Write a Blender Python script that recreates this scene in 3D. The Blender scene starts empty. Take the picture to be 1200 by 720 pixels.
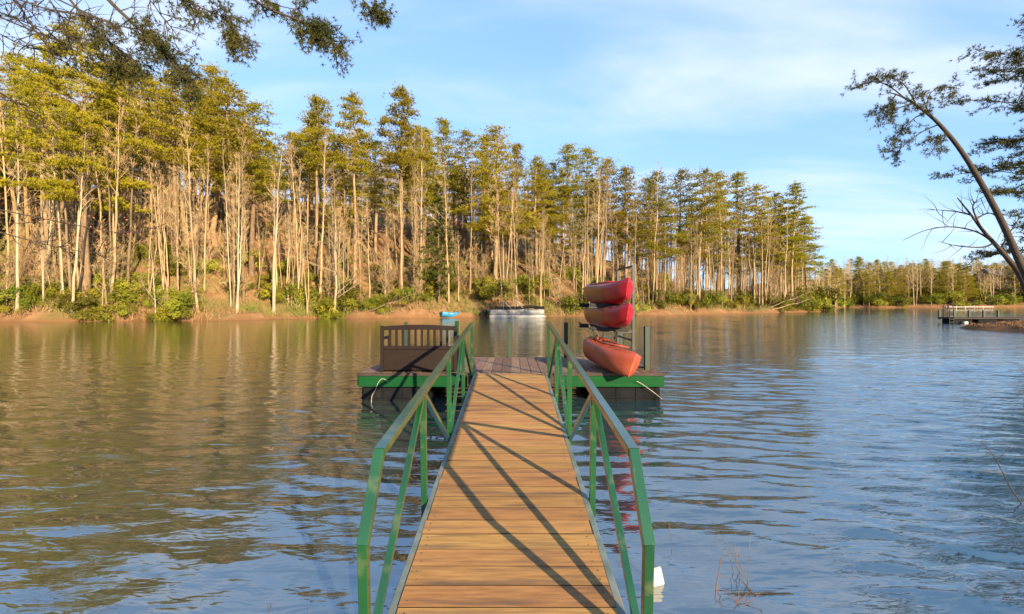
import bpy, bmesh, math, random
import numpy as np
from mathutils import Vector, Matrix, Euler

# ------------------------------------------------------------------ camera, sky, sun, exposure
S = bpy.context.scene
COL = S.collection
R = math.radians
F, CX, HY, CH = 560.0, 600.0, 355.0, 1.80          # focal (px of a 1200 px wide frame), axis column, horizon row, eye height

cam = bpy.data.cameras.new('camera')
cam.sensor_width = 36.0
cam.lens = F / 1200 * 36
cam.shift_y = -(HY - 360.0) / 1200.0 * -1.0
cam.clip_end = 3000
co = bpy.data.objects.new('camera', cam)
co.location = (0, 0, CH)
co.rotation_euler = (R(90), 0, 0)
COL.objects.link(co)
S.camera = co

SUN = Vector((1.76, -2.76, 1.0)).normalized()        # towards the sun (read from the railing shadows)
EL = math.asin(SUN.z)
AZ = math.atan2(SUN.x, SUN.y)

w = bpy.data.worlds.new('World')
S.world = w
w.use_nodes = True
nt = w.node_tree
nt.nodes.clear()
N = nt.nodes.new
out = N('ShaderNodeOutputWorld')
bg = N('ShaderNodeBackground')
sky = N('ShaderNodeTexSky')
sky.sky_type = 'NISHITA'
sky.sun_disc = False
sky.sun_elevation = EL
sky.sun_rotation = AZ
sky.air_density = 1.15
sky.dust_density = 0.3
sky.ozone_density = 2.5
tc = N('ShaderNodeTexCoord')
sep = N('ShaderNodeSeparateXYZ')
nt.links.new(tc.outputs['Generated'], sep.inputs[0])
addz = N('ShaderNodeMath'); addz.operation = 'ADD'; addz.inputs[1].default_value = 0.22
nt.links.new(sep.outputs['Z'], addz.inputs[0])
mxz = N('ShaderNodeMath'); mxz.operation = 'MAXIMUM'; mxz.inputs[1].default_value = 0.08
nt.links.new(addz.outputs[0], mxz.inputs[0])
cmb = N('ShaderNodeCombineXYZ')
for ax in 'XY':
    dv = N('ShaderNodeMath'); dv.operation = 'DIVIDE'
    nt.links.new(sep.outputs[ax], dv.inputs[0]); nt.links.new(mxz.outputs[0], dv.inputs[1])
    nt.links.new(dv.outputs[0], cmb.inputs[ax])
mp = N('ShaderNodeMapping')
mp.inputs['Scale'].default_value = (0.55, 1.5, 1)
mp.inputs['Rotation'].default_value = (0, 0, R(20.57))
mp.inputs['Location'].default_value = (3.391, -1.437, 2.403)
nt.links.new(cmb.outputs[0], mp.inputs['Vector'])
cn = N('ShaderNodeTexNoise')
cn.inputs['Scale'].default_value = 1.15
cn.inputs['Detail'].default_value = 7
cn.inputs['Roughness'].default_value = 0.52
cn.inputs['Distortion'].default_value = 0.35
nt.links.new(mp.outputs[0], cn.inputs['Vector'])
cr = N('ShaderNodeMapRange')
cr.interpolation_type = 'SMOOTHSTEP'
cr.inputs['From Min'].default_value = 0.44
cr.inputs['From Max'].default_value = 0.78
cr.inputs['To Max'].default_value = 0.85
nt.links.new(cn.outputs['Fac'], cr.inputs['Value'])
mixc = N('ShaderNodeMix'); mixc.data_type = 'RGBA'
mixc.inputs[7].default_value = (3.1, 3.4, 4.0, 1)
nt.links.new(cr.outputs[0], mixc.inputs[0])
tint = N('ShaderNodeMix'); tint.data_type = 'RGBA'; tint.blend_type = 'MULTIPLY'; tint.inputs[0].default_value = 1.0
tint.inputs[7].default_value = (1.06, 1.50, 2.15, 1)
gam = N('ShaderNodeGamma'); gam.inputs['Gamma'].default_value = 0.45
nt.links.new(sky.outputs[0], gam.inputs['Color'])
nt.links.new(gam.outputs[0], tint.inputs[6])
nt.links.new(tint.outputs[2], mixc.inputs[6])
nt.links.new(mixc.outputs[2], bg.inputs['Color'])
bg.inputs['Strength'].default_value = 0.104
nt.links.new(bg.outputs[0], out.inputs[0])

sl = bpy.data.lights.new('sun', 'SUN')
sl.energy = 4.6
sl.angle = R(0.6)
sl.color = (1.0, 0.80, 0.50)
so = bpy.data.objects.new('sun', sl)
so.rotation_euler = SUN.to_track_quat('Z', 'Y').to_euler()
so.location = SUN * 60
COL.objects.link(so)

S.view_settings.view_transform = 'Standard'
S.view_settings.look = 'None'
S.view_settings.exposure = 1.65
S.view_settings.gamma = 1.0
S.render.engine = 'CYCLES'
S.cycles.max_bounces = 6
S.cycles.diffuse_bounces = 3
S.cycles.glossy_bounces = 3
S.cycles.transparent_max_bounces = 4
S.cycles.sample_clamp_indirect = 6
S.cycles.use_denoising = True

rng = np.random.default_rng(7)
random.seed(7)

# ------------------------------------------------------------------ helpers
def unit(v):
    v = np.asarray(v, float)
    return v / np.maximum(np.linalg.norm(v, axis=-1, keepdims=True), 1e-9)

def P(px, py, Y):
    return np.array([(px - CX) / F * Y, Y, CH + (HY - py) / F * Y])

class MB:
    """collects geometry; build() links it as one mesh object"""
    def __init__(s):
        s.v, s.f3, s.f4, s.n = [], [], [], 0
    def add(s, v, f3=None, f4=None):
        v = np.asarray(v, float).reshape(-1, 3)
        if f3 is not None and len(f3): s.f3.append(np.asarray(f3, int).reshape(-1, 3) + s.n)
        if f4 is not None and len(f4): s.f4.append(np.asarray(f4, int).reshape(-1, 4) + s.n)
        s.v.append(v); s.n += len(v)
        return s
    def tris(s, T):
        T = np.asarray(T, float).reshape(-1, 3)
        return s.add(T, f3=np.arange(len(T)).reshape(-1, 3))
    def quads(s, Q):
        Q = np.asarray(Q, float).reshape(-1, 3)
        return s.add(Q, f4=np.arange(len(Q)).reshape(-1, 4))
    def box(s, lo, hi):
        x0, y0, z0 = lo; x1, y1, z1 = hi
        v = [(x0,y0,z0),(x1,y0,z0),(x1,y1,z0),(x0,y1,z0),(x0,y0,z1),(x1,y0,z1),(x1,y1,z1),(x0,y1,z1)]
        return s.add(v, f4=[(0,3,2,1),(4,5,6,7),(0,1,5,4),(1,2,6,5),(2,3,7,6),(3,0,4,7)])
    def cbox(s, lo, hi, b=0.006):
        """box with bevelled edges"""
        bm = bmesh.new()
        bmesh.ops.create_cube(bm, size=1)
        lo, hi = np.array(lo, float), np.array(hi, float)
        for q in bm.verts:
            q.co = Vector(tuple((lo + hi) / 2 + np.array(q.co) * (hi - lo)))
        bmesh.ops.bevel(bm, geom=list(bm.edges), offset=b, segments=1, affect='EDGES')
        bmesh.ops.triangulate(bm, faces=list(bm.faces))
        bm.verts.ensure_lookup_table(); bm.verts.index_update()
        s.add([tuple(q.co) for q in bm.verts], f3=[[q.index for q in f.verts] for f in bm.faces])
        bm.free()
        return s
    def beam(s, p0, p1, wd, hg, up=(0, 0, 1), b=0.06):
        """bar of rectangular section with chamfered corners"""
        p0, p1 = np.array(p0, float), np.array(p1, float)
        t = unit(p1 - p0); side = unit(np.cross(t, np.array(up, float))); u = np.cross(side, t)
        a, c = wd / 2, hg / 2; k = min(wd, hg) * b
        prof = [(a-k,-c),(a,-c+k),(a,c-k),(a-k,c),(-a+k,c),(-a,c-k),(-a,-c+k),(-a+k,-c)]
        r0 = [p0 + side * x + u * y for x, y in prof]; r1 = [p1 + side * x + u * y for x, y in prof]
        n = 8
        f4 = [(i, (i+1) % n, n + (i+1) % n, n + i) for i in range(n)]
        f3 = [(0, i+1, i) for i in range(1, n-1)] + [(n, n+i, n+i+1) for i in range(1, n-1)]
        return s.add(r0 + r1, f3=f3, f4=f4)
    def tube(s, pts, rad, n=6, cap=False):
        pts = np.asarray(pts, float); m = len(pts)
        rad = np.broadcast_to(np.asarray(rad, float), (m,))
        t = unit(np.gradient(pts, axis=0))
        ref = np.array([0, 0, 1.0]) if abs(t[0][2]) < 0.9 else np.array([1.0, 0, 0])
        a = unit(np.cross(t, ref)); b = np.cross(t, a)
        ang = np.arange(n) / n * 2 * math.pi
        v = pts[:, None] + rad[:, None, None] * (np.cos(ang)[None, :, None] * a[:, None] + np.sin(ang)[None, :, None] * b[:, None])
        i = np.arange(m - 1)[:, None] * n; j = np.arange(n)[None]; j2 = (j + 1) % n
        f4 = np.stack([i + j, i + j2, i + n + j2, i + n + j], -1).reshape(-1, 4)
        f3 = None
        if cap:
            f3 = [(0, k+1, k) for k in range(1, n-1)] + [((m-1)*n, (m-1)*n+k, (m-1)*n+k+1) for k in range(1, n-1)]
        return s.add(v, f3=f3, f4=f4)
    def twigs(s, p0, p1, r0, r1=None):
        """many straight 3-sided twigs"""
        p0, p1 = np.asarray(p0, float), np.asarray(p1, float)
        if not len(p0): return s
        r0 = np.broadcast_to(np.asarray(r0, float), (len(p0),)); r1 = r0 * 0.4 if r1 is None else np.broadcast_to(r1, (len(p0),))
        t = unit(p1 - p0); ref = np.where(np.abs(t[:, 2:3]) < 0.9, np.array([[0, 0, 1.0]]), np.array([[1.0, 0, 0]]))
        a = unit(np.cross(t, ref)); b = np.cross(t, a)
        V = []
        for p, r in ((p0, r0), (p1, r1)):
            for k in range(3):
                an = k * 2 * math.pi / 3
                V.append(p + r[:, None] * (math.cos(an) * a + math.sin(an) * b))
        V = np.stack(V, 1)
        base = np.arange(len(p0))[:, None] * 6
        f4 = np.concatenate([base + np.array([[k, (k+1) % 3, 3 + (k+1) % 3, 3 + k]]) for k in range(3)])
        return s.add(V, f4=f4)
    def tufts(s, p, d, K, L, wd, spread=0.8):
        """bursts of K narrow needle triangles at every point"""
        n = len(p)
        D = unit(np.repeat(unit(d), K, 0) + spread * rng.normal(size=(n * K, 3)))
        Q = np.repeat(p, K, 0)
        sd = unit(np.cross(D, rng.normal(size=(n * K, 3))))
        l = L * rng.uniform(0.6, 1.15, (n * K, 1))
        return s.tris(np.stack([Q - sd * wd, Q + sd * wd, Q + D * l], 1))
    def leaves(s, p, nrm, L, wd):
        """diamond leaves"""
        n = len(p)
        d = unit(np.cross(nrm, rng.normal(size=(n, 3)))); sd = unit(np.cross(nrm, d))
        l = L * rng.uniform(0.6, 1.2, (n, 1)); ww = wd * rng.uniform(0.6, 1.2, (n, 1))
        return s.quads(np.stack([p - d * l * .5, p + sd * ww * .5, p + d * l * .5, p - sd * ww * .5], 1))
    def lathe(s, prof, n=16, axis='z', at=(0, 0, 0)):
        prof = np.asarray(prof, float); m = len(prof); ang = np.arange(n) / n * 2 * math.pi
        x = prof[:, 0:1] * np.cos(ang); y = prof[:, 0:1] * np.sin(ang); z = np.repeat(prof[:, 1:2], n, 1)
        v = np.stack([x, y, z], -1)
        if axis == 'x': v = v[..., [2, 0, 1]]
        if axis == 'y': v = v[..., [1, 2, 0]]
        i = np.arange(m - 1)[:, None] * n; j = np.arange(n)[None]; j2 = (j + 1) % n
        f4 = np.stack([i + j, i + j2, i + n + j2, i + n + j], -1).reshape(-1, 4)
        return s.add(v.reshape(-1, 3) + np.array(at), f4=f4)
    def mesh(s, name, mat, smooth=False):
        me = bpy.data.meshes.new(name)
        V = np.concatenate(s.v) if s.v else np.zeros((0, 3))
        f3 = np.concatenate(s.f3) if s.f3 else np.zeros((0, 3), int)
        f4 = np.concatenate(s.f4) if s.f4 else np.zeros((0, 4), int)
        me.vertices.add(len(V)); me.vertices.foreach_set('co', V.astype(np.float32).ravel())
        nl = f3.size + f4.size
        me.loops.add(nl); me.loops.foreach_set('vertex_index', np.concatenate([f3.ravel(), f4.ravel()]).astype(np.int32))
        me.polygons.add(len(f3) + len(f4))
        st = np.concatenate([np.arange(len(f3)) * 3, f3.size + np.arange(len(f4)) * 4]).astype(np.int32)
        me.polygons.foreach_set('loop_start', st)
        me.update(calc_edges=True)
        me.polygons.foreach_set('use_smooth', np.full(len(me.polygons), bool(smooth)))
        me.materials.append(mat)
        me.validate()
        return me
    def build(s, name, mat, parent=None, smooth=False):
        return link(name, s.mesh(name, mat, smooth), parent)

def link(name, me, parent=None, loc=None, rot=None, scale=None):
    o = bpy.data.objects.new(name, me)
    COL.objects.link(o)
    if parent is not None: o.parent = parent
    if loc is not None: o.location = tuple(loc)
    if rot is not None: o.rotation_euler = tuple(rot)
    if scale is not None: o.scale = (scale,) * 3 if np.isscalar(scale) else tuple(scale)
    return o

def tag(o, label=None, cat=None, group=None, kind=None):
    if label: o['label'] = label
    if cat: o['category'] = cat
    if group: o['group'] = group
    if kind: o['kind'] = kind
    return o

def thing(name, label, cat, loc=(0, 0, 0), rot=(0, 0, 0), group=None, scale=None):
    return tag(link(name, None, None, loc, rot, scale), label, cat, group)

def material(name, c1, c2, scale=4.0, rough=0.7, bump=0.0, rand=0.0, stretch=(1, 1, 1), detail=5, coords='Object',
             spec=0.5, c3=None, c3scale=1.0, c3lo=0.5, c3hi=0.65, metal=0.0, bdist=0.01, hue=0.0, transl=0.0, lo=0.3, hi=0.7, coat=0.0, offs=False):
    m = bpy.data.materials.new(name); m.use_nodes = True
    t = m.node_tree; t.nodes.clear(); A = t.nodes.new; L = t.links.new
    o = A('ShaderNodeOutputMaterial'); b = A('ShaderNodeBsdfPrincipled')
    b.inputs['Roughness'].default_value = rough; b.inputs['Metallic'].default_value = metal
    b.inputs['Specular IOR Level'].default_value = spec
    if coat: b.inputs['Coat Weight'].default_value = coat; b.inputs['Coat Roughness'].default_value = 0.12
    tcn = A('ShaderNodeTexCoord'); mpn = A('ShaderNodeMapping'); mpn.inputs['Scale'].default_value = stretch
    L(tcn.outputs[coords], mpn.inputs['Vector'])
    oi = A('ShaderNodeObjectInfo')
    if offs:
        mul = A('ShaderNodeMath'); mul.operation = 'MULTIPLY'; mul.inputs[1].default_value = 53.0
        L(oi.outputs['Random'], mul.inputs[0]); L(mul.outputs[0], mpn.inputs['Location'])
    nz = A('ShaderNodeTexNoise'); nz.inputs['Scale'].default_value = scale; nz.inputs['Detail'].default_value = detail
    nz.inputs['Roughness'].default_value = 0.6
    L(mpn.outputs[0], nz.inputs['Vector'])
    mr = A('ShaderNodeMapRange'); mr.inputs['From Min'].default_value = lo; mr.inputs['From Max'].default_value = hi
    L(nz.outputs['Fac'], mr.inputs['Value'])
    mx = A('ShaderNodeMix'); mx.data_type = 'RGBA'; mx.inputs[6].default_value = (*c1, 1); mx.inputs[7].default_value = (*c2, 1)
    L(mr.outputs[0], mx.inputs[0])
    col = mx.outputs[2]
    if c3 is not None:
        n3 = A('ShaderNodeTexNoise'); n3.inputs['Scale'].default_value = c3scale; n3.inputs['Detail'].default_value = 6
        L(mpn.outputs[0], n3.inputs['Vector'])
        r3 = A('ShaderNodeMapRange'); r3.inputs['From Min'].default_value = c3lo; r3.inputs['From Max'].default_value = c3hi
        L(n3.outputs['Fac'], r3.inputs['Value'])
        m3 = A('ShaderNodeMix'); m3.data_type = 'RGBA'; m3.inputs[7].default_value = (*c3, 1)
        L(r3.outputs[0], m3.inputs[0]); L(col, m3.inputs[6]); col = m3.outputs[2]
    if rand or hue:
        hs = A('ShaderNodeHueSaturation')
        r1 = A('ShaderNodeMapRange'); r1.inputs['To Min'].default_value = 1 - rand; r1.inputs['To Max'].default_value = 1 + rand
        L(oi.outputs['Random'], r1.inputs['Value']); L(r1.outputs[0], hs.inputs['Value'])
        if hue:
            ml = A('ShaderNodeMath'); ml.operation = 'MULTIPLY'; ml.inputs[1].default_value = 7.31
            fr = A('ShaderNodeMath'); fr.operation = 'FRACT'
            L(oi.outputs['Random'], ml.inputs[0]); L(ml.outputs[0], fr.inputs[0])
            r2 = A('ShaderNodeMapRange'); r2.inputs['To Min'].default_value = 0.5 - hue; r2.inputs['To Max'].default_value = 0.5 + hue
            L(fr.outputs[0], r2.inputs['Value']); L(r2.outputs[0], hs.inputs['Hue'])
        L(col, hs.inputs['Color']); col = hs.outputs[0]
    L(col, b.inputs['Base Color'])
    if bump:
        bp = A('ShaderNodeBump'); bp.inputs['Strength'].default_value = bump; bp.inputs['Distance'].default_value = bdist
        L(nz.outputs['Fac'], bp.inputs['Height']); L(bp.outputs[0], b.inputs['Normal'])
    if transl:
        tr = A('ShaderNodeBsdfTranslucent'); L(col, tr.inputs['Color'])
        ms = A('ShaderNodeMixShader'); ms.inputs[0].default_value = transl
        L(b.outputs[0], ms.inputs[1]); L(tr.outputs[0], ms.inputs[2]); L(ms.outputs[0], o.inputs[0])
    else:
        L(b.outputs[0], o.inputs[0])
    return m

# ------------------------------------------------------------------ materials
M = {}
M['needle'] = material('pine_needle', (0.215, 0.190, 0.013), (0.375, 0.305, 0.021), 0.5, 0.75, rand=0.25, hue=0.014, spec=0.1, transl=0.42)
M['needle_dark'] = material('dark_needle', (0.060, 0.075, 0.012), (0.105, 0.115, 0.016), 0.6, 0.75, rand=0.2, spec=0.15, transl=0.2)
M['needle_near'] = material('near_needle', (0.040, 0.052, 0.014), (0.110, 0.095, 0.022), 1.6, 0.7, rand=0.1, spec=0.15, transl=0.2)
M['pine_bark'] = material('pine_bark', (0.12, 0.075, 0.042), (0.29, 0.185, 0.10), 3.0, 0.9, bump=0.5, rand=0.45, stretch=(1, 1, 0.35), bdist=0.04)
M['grey_bark'] = material('grey_bark', (0.15, 0.10, 0.052), (0.34, 0.24, 0.13), 2.0, 0.9, bump=0.3, rand=0.5, stretch=(1, 1, 0.3), bdist=0.02)
M['pale_bark'] = material('pale_bark', (0.23, 0.175, 0.11), (0.36, 0.29, 0.20), 2.0, 0.85, bump=0.3, rand=0.12, stretch=(1, 1, 0.3), bdist=0.02)
M['twig'] = material('twig', (0.23, 0.15, 0.072), (0.38, 0.262, 0.130), 0.5, 0.9, rand=0.25, hue=0.012)
M['near_bark'] = material('near_bark', (0.026, 0.017, 0.012), (0.055, 0.036, 0.025), 9.0, 0.9, bump=0.6, stretch=(1, 1, 0.4), bdist=0.02)  # bark darkened: shade of unbuilt bank trees is put into the colour
M['laurel'] = material('laurel_leaf', (0.050, 0.070, 0.009), (0.230, 0.205, 0.016), 0.45, 0.6, rand=0.5, hue=0.025, spec=0.08, transl=0.2)
M['red_leaf'] = material('russet_leaf', (0.24, 0.07, 0.03), (0.32, 0.13, 0.05), 3, 0.7, transl=0.2)
M['dead_stem'] = material('dead_stem', (0.07, 0.055, 0.04), (0.14, 0.11, 0.08), 5, 0.9)
M['red_stem'] = material('red_stem', (0.07, 0.03, 0.02), (0.12, 0.06, 0.04), 5, 0.9)
M['brush'] = material('brush', (0.19, 0.10, 0.04), (0.31, 0.19, 0.085), 0.15, 0.9, c3=(0.13, 0.14, 0.022), c3scale=0.12, c3lo=0.42, c3hi=0.56)
M['dry_grass'] = material('dry_grass', (0.13, 0.06, 0.025), (0.25, 0.125, 0.055), 0.8, 0.9)
M['green_paint'] = material('green_paint', (0.005, 0.040, 0.008), (0.010, 0.066, 0.013), 2.5, 0.22, rand=0.18, c3=(0.075, 0.095, 0.035), c3scale=7, c3lo=0.56, c3hi=0.75, spec=0.9, coat=0.4, bump=0.15, bdist=0.004)
M['green_dark'] = material('green_stain', (0.006, 0.020, 0.011), (0.012, 0.032, 0.016), 6, 0.6, rand=0.15)
M['green_board'] = material('green_board_paint', (0.0015, 0.034, 0.009), (0.003, 0.055, 0.014), 3, 0.7, rand=0.1, c3=(0.02, 0.04, 0.02), c3scale=4, c3lo=0.62, c3hi=0.8, stretch=(0.5, 1, 2), spec=0.12)
M['steel'] = material('painted_steel', (0.09, 0.12, 0.10), (0.20, 0.23, 0.20), 5, 0.5, c3=(0.33, 0.16, 0.06), c3scale=7, c3lo=0.6, c3hi=0.72, metal=0.2)
M['plank'] = material('plank_wood', (0.25, 0.128, 0.045), (0.40, 0.218, 0.080), 4.2, 0.7, bump=0.4, rand=0.14, hue=0.01, stretch=(1.0, 11, 11), offs=True, c3=(0.13, 0.082, 0.052), c3scale=1.6, c3lo=0.50, c3hi=0.74, bdist=0.004, spec=0.12)
M['dock_plank'] = material('dock_plank_wood', (0.13, 0.078, 0.056), (0.22, 0.135, 0.10), 2.2, 0.7, bump=0.3, rand=0.3, hue=0.012, stretch=(9, 1.0, 9), offs=True, bdist=0.004, spec=0.12)
M['dark_wood'] = material('dark_wood', (0.030, 0.022, 0.020), (0.060, 0.045, 0.038), 3, 0.8, bump=0.25, rand=0.1, stretch=(1, 6, 6), bdist=0.004, spec=0.15)
M['float'] = material('float_plastic', (0.004, 0.0045, 0.006), (0.009, 0.0095, 0.012), 4, 0.8, c3=(0.03, 0.025, 0.02), c3scale=3, c3lo=0.6, c3hi=0.8, spec=0.1)
M['bench'] = material('bench_resin', (0.009, 0.0045, 0.0036), (0.016, 0.008, 0.0065), 3, 0.6, bump=0.15, rand=0.06, stretch=(1, 1, 5), bdist=0.003, spec=0.2)
M['black_steel'] = material('black_steel', (0.014, 0.014, 0.016), (0.03, 0.03, 0.033), 8, 0.5)
M['rubber'] = material('black_foam', (0.012, 0.012, 0.012), (0.022, 0.022, 0.022), 8, 0.9)
M['rope'] = material('rope_fibre', (0.28, 0.25, 0.2), (0.40, 0.36, 0.3), 40, 0.9)
M['white'] = material('white_foam', (0.34, 0.34, 0.31), (0.42, 0.42, 0.38), 6, 0.6)
M['aluminium'] = material('aluminium', (0.17, 0.17, 0.17), (0.27, 0.27, 0.265), 2.0, 0.5, metal=0.2, c3=(0.08, 0.07, 0.06), c3scale=1.5, c3lo=0.6, c3hi=0.75)
M['vinyl'] = material('boat_panel', (0.20, 0.185, 0.17), (0.32, 0.30, 0.28), 2.5, 0.5, c3=(0.11, 0.08, 0.07), c3scale=1.2, c3lo=0.56, c3hi=0.68)
M['canvas'] = material('dark_canvas', (0.012, 0.010, 0.009), (0.03, 0.024, 0.02), 3, 0.95, spec=0.1)
M['blue'] = material('blue_plastic', (0.008, 0.13, 0.27), (0.012, 0.19, 0.36), 3, 0.45)
M['brick'] = material('brown_siding', (0.16, 0.075, 0.04), (0.25, 0.125, 0.07), 2, 0.8)
M['roof'] = material('roof_shingle', (0.06, 0.05, 0.045), (0.11, 0.09, 0.08), 4, 0.9)
M['glass'] = material('window_glass', (0.02, 0.025, 0.03), (0.03, 0.035, 0.04), 1, 0.08, spec=0.8)
M['orange'] = material('orange_plastic', (0.25, 0.042, 0.018), (0.30, 0.058, 0.026), 2.0, 0.42, rand=0.0, bump=0.05, spec=0.45, c3=(0.29, 0.085, 0.045), c3scale=3, c3lo=0.55, c3hi=0.75)

def kayak_plastic(name, flip):
    """moulded plastic that fades from red to yellow along the hull"""
    m = bpy.data.materials.new(name); m.use_nodes = True
    t = m.node_tree; b = t.nodes['Principled BSDF']; A = t.nodes.new; L = t.links.new
    tcn = A('ShaderNodeTexCoord'); sp = A('ShaderNodeSeparateXYZ'); L(tcn.outputs['Object'], sp.inputs[0])
    nz = A('ShaderNodeTexNoise'); nz.inputs['Scale'].default_value = 3.0; L(tcn.outputs['Object'], nz.inputs['Vector'])
    ad = A('ShaderNodeMath'); ad.operation = 'MULTIPLY_ADD'; ad.inputs[1].default_value = 0.5
    ng = A('ShaderNodeMath'); ng.operation = 'MULTIPLY'; ng.inputs[1].default_value = -1.0; L(sp.outputs['Y'], ng.inputs[0])
    L(nz.outputs['Fac'], ad.inputs[0]); L(ng.outputs[0], ad.inputs[2])
    rp = A('ShaderNodeValToRGB')
    e = rp.color_ramp.elements
    e[0].position = 0.30; e[0].color = (0.27, 0.006, 0.014, 1)
    e[1].position = 0.62; e[1].color = (0.24, 0.075, 0.018, 1)
    n = e.new(0.48); n.color = (0.29, 0.018, 0.012, 1)
    L(ad.outputs[0], rp.inputs[0]); L(rp.outputs[0], b.inputs['Base Color'])
    b.inputs['Roughness'].default_value = 0.34
    return m
M['red'] = kayak_plastic('red_plastic', False)

def water_material():
    m = bpy.data.materials.new('lake_water'); m.use_nodes = True
    t = m.node_tree; b = t.nodes['Principled BSDF']; A = t.nodes.new; L = t.links.new
    b.inputs['Roughness'].default_value = 0.035
    b.inputs['IOR'].default_value = 3.3
    tcn = A('ShaderNodeTexCoord'); sp = A('ShaderNodeSeparateXYZ'); L(tcn.outputs['Object'], sp.inputs[0])
    # murky body colour with olive tree and blue sky reflections painted in
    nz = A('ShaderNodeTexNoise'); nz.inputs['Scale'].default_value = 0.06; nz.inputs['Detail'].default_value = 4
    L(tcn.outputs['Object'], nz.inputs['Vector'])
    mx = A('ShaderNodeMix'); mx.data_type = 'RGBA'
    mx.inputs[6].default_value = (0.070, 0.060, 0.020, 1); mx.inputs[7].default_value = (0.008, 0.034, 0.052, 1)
    reflection_mix = A('ShaderNodeMapRange'); reflection_mix.interpolation_type = 'SMOOTHSTEP'       # painted reflection: olive of trees on the left, sky blue on the right
    reflection_mix.inputs['From Min'].default_value = -12; reflection_mix.inputs['From Max'].default_value = 6; L(sp.outputs['X'], reflection_mix.inputs['Value'])
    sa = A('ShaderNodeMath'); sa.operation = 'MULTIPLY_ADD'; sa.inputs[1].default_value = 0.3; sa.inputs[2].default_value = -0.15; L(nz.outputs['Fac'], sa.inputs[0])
    sb = A('ShaderNodeMath'); sb.operation = 'ADD'; sb.use_clamp = True; L(sa.outputs[0], sb.inputs[0]); L(reflection_mix.outputs[0], sb.inputs[1])
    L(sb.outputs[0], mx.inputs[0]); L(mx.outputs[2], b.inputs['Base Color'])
    def layer(sc, rot, stretch, detail, dist=0.4):
        mp = A('ShaderNodeMapping'); mp.inputs['Rotation'].default_value = (0, 0, R(rot)); mp.inputs['Scale'].default_value = stretch
        L(tcn.outputs['Object'], mp.inputs['Vector'])
        n = A('ShaderNodeTexNoise'); n.inputs['Scale'].default_value = sc; n.inputs['Detail'].default_value = detail
        n.inputs['Roughness'].default_value = 0.5; n.inputs['Distortion'].default_value = dist
        L(mp.outputs[0], n.inputs['Vector'])
        return n.outputs['Fac']
    def mul(a, k):
        q = A('ShaderNodeMath'); q.operation = 'MULTIPLY'; L(a, q.inputs[0])
        if isinstance(k, float): q.inputs[1].default_value = k
        else: L(k, q.inputs[1])
        return q.outputs[0]
    def add(a, c):
        q = A('ShaderNodeMath'); q.operation = 'ADD'; L(a, q.inputs[0]); L(c, q.inputs[1]); return q.outputs[0]
    # open, wind-ruffled water on the right; sheltered on the left
    wind = A('ShaderNodeMapRange'); wind.interpolation_type = 'SMOOTHSTEP'
    wind.inputs['From Min'].default_value = -7; wind.inputs['From Max'].default_value = 7
    wind.inputs['To Min'].default_value = 0.20; wind.inputs['To Max'].default_value = 1.0
    L(sp.outputs['X'], wind.inputs['Value'])
    h1 = mul(mul(layer(1.0, 12, (0.55, 2.4, 1), 2.5), 0.010), wind.outputs[0])
    h2 = mul(mul(layer(1.0, -9, (2.0, 6.5, 1), 2.5), 0.013), wind.outputs[0])
    h3 = mul(layer(1.0, 35, (1.1, 1.9, 1), 2.0, 0.8), 0.003)
    h4 = mul(layer(1.0, 20, (4.0, 11.0, 1), 2.0, 0.5), 0.006)
    h = add(add(h1, h2), add(h3, h4))
    bp = A('ShaderNodeBump'); bp.inputs['Strength'].default_value = 1.0; bp.inputs['Distance'].default_value = 1.0
    L(h, bp.inputs['Height']); L(bp.outputs[0], b.inputs['Normal'])
    return m
M['water'] = water_material()

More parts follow.
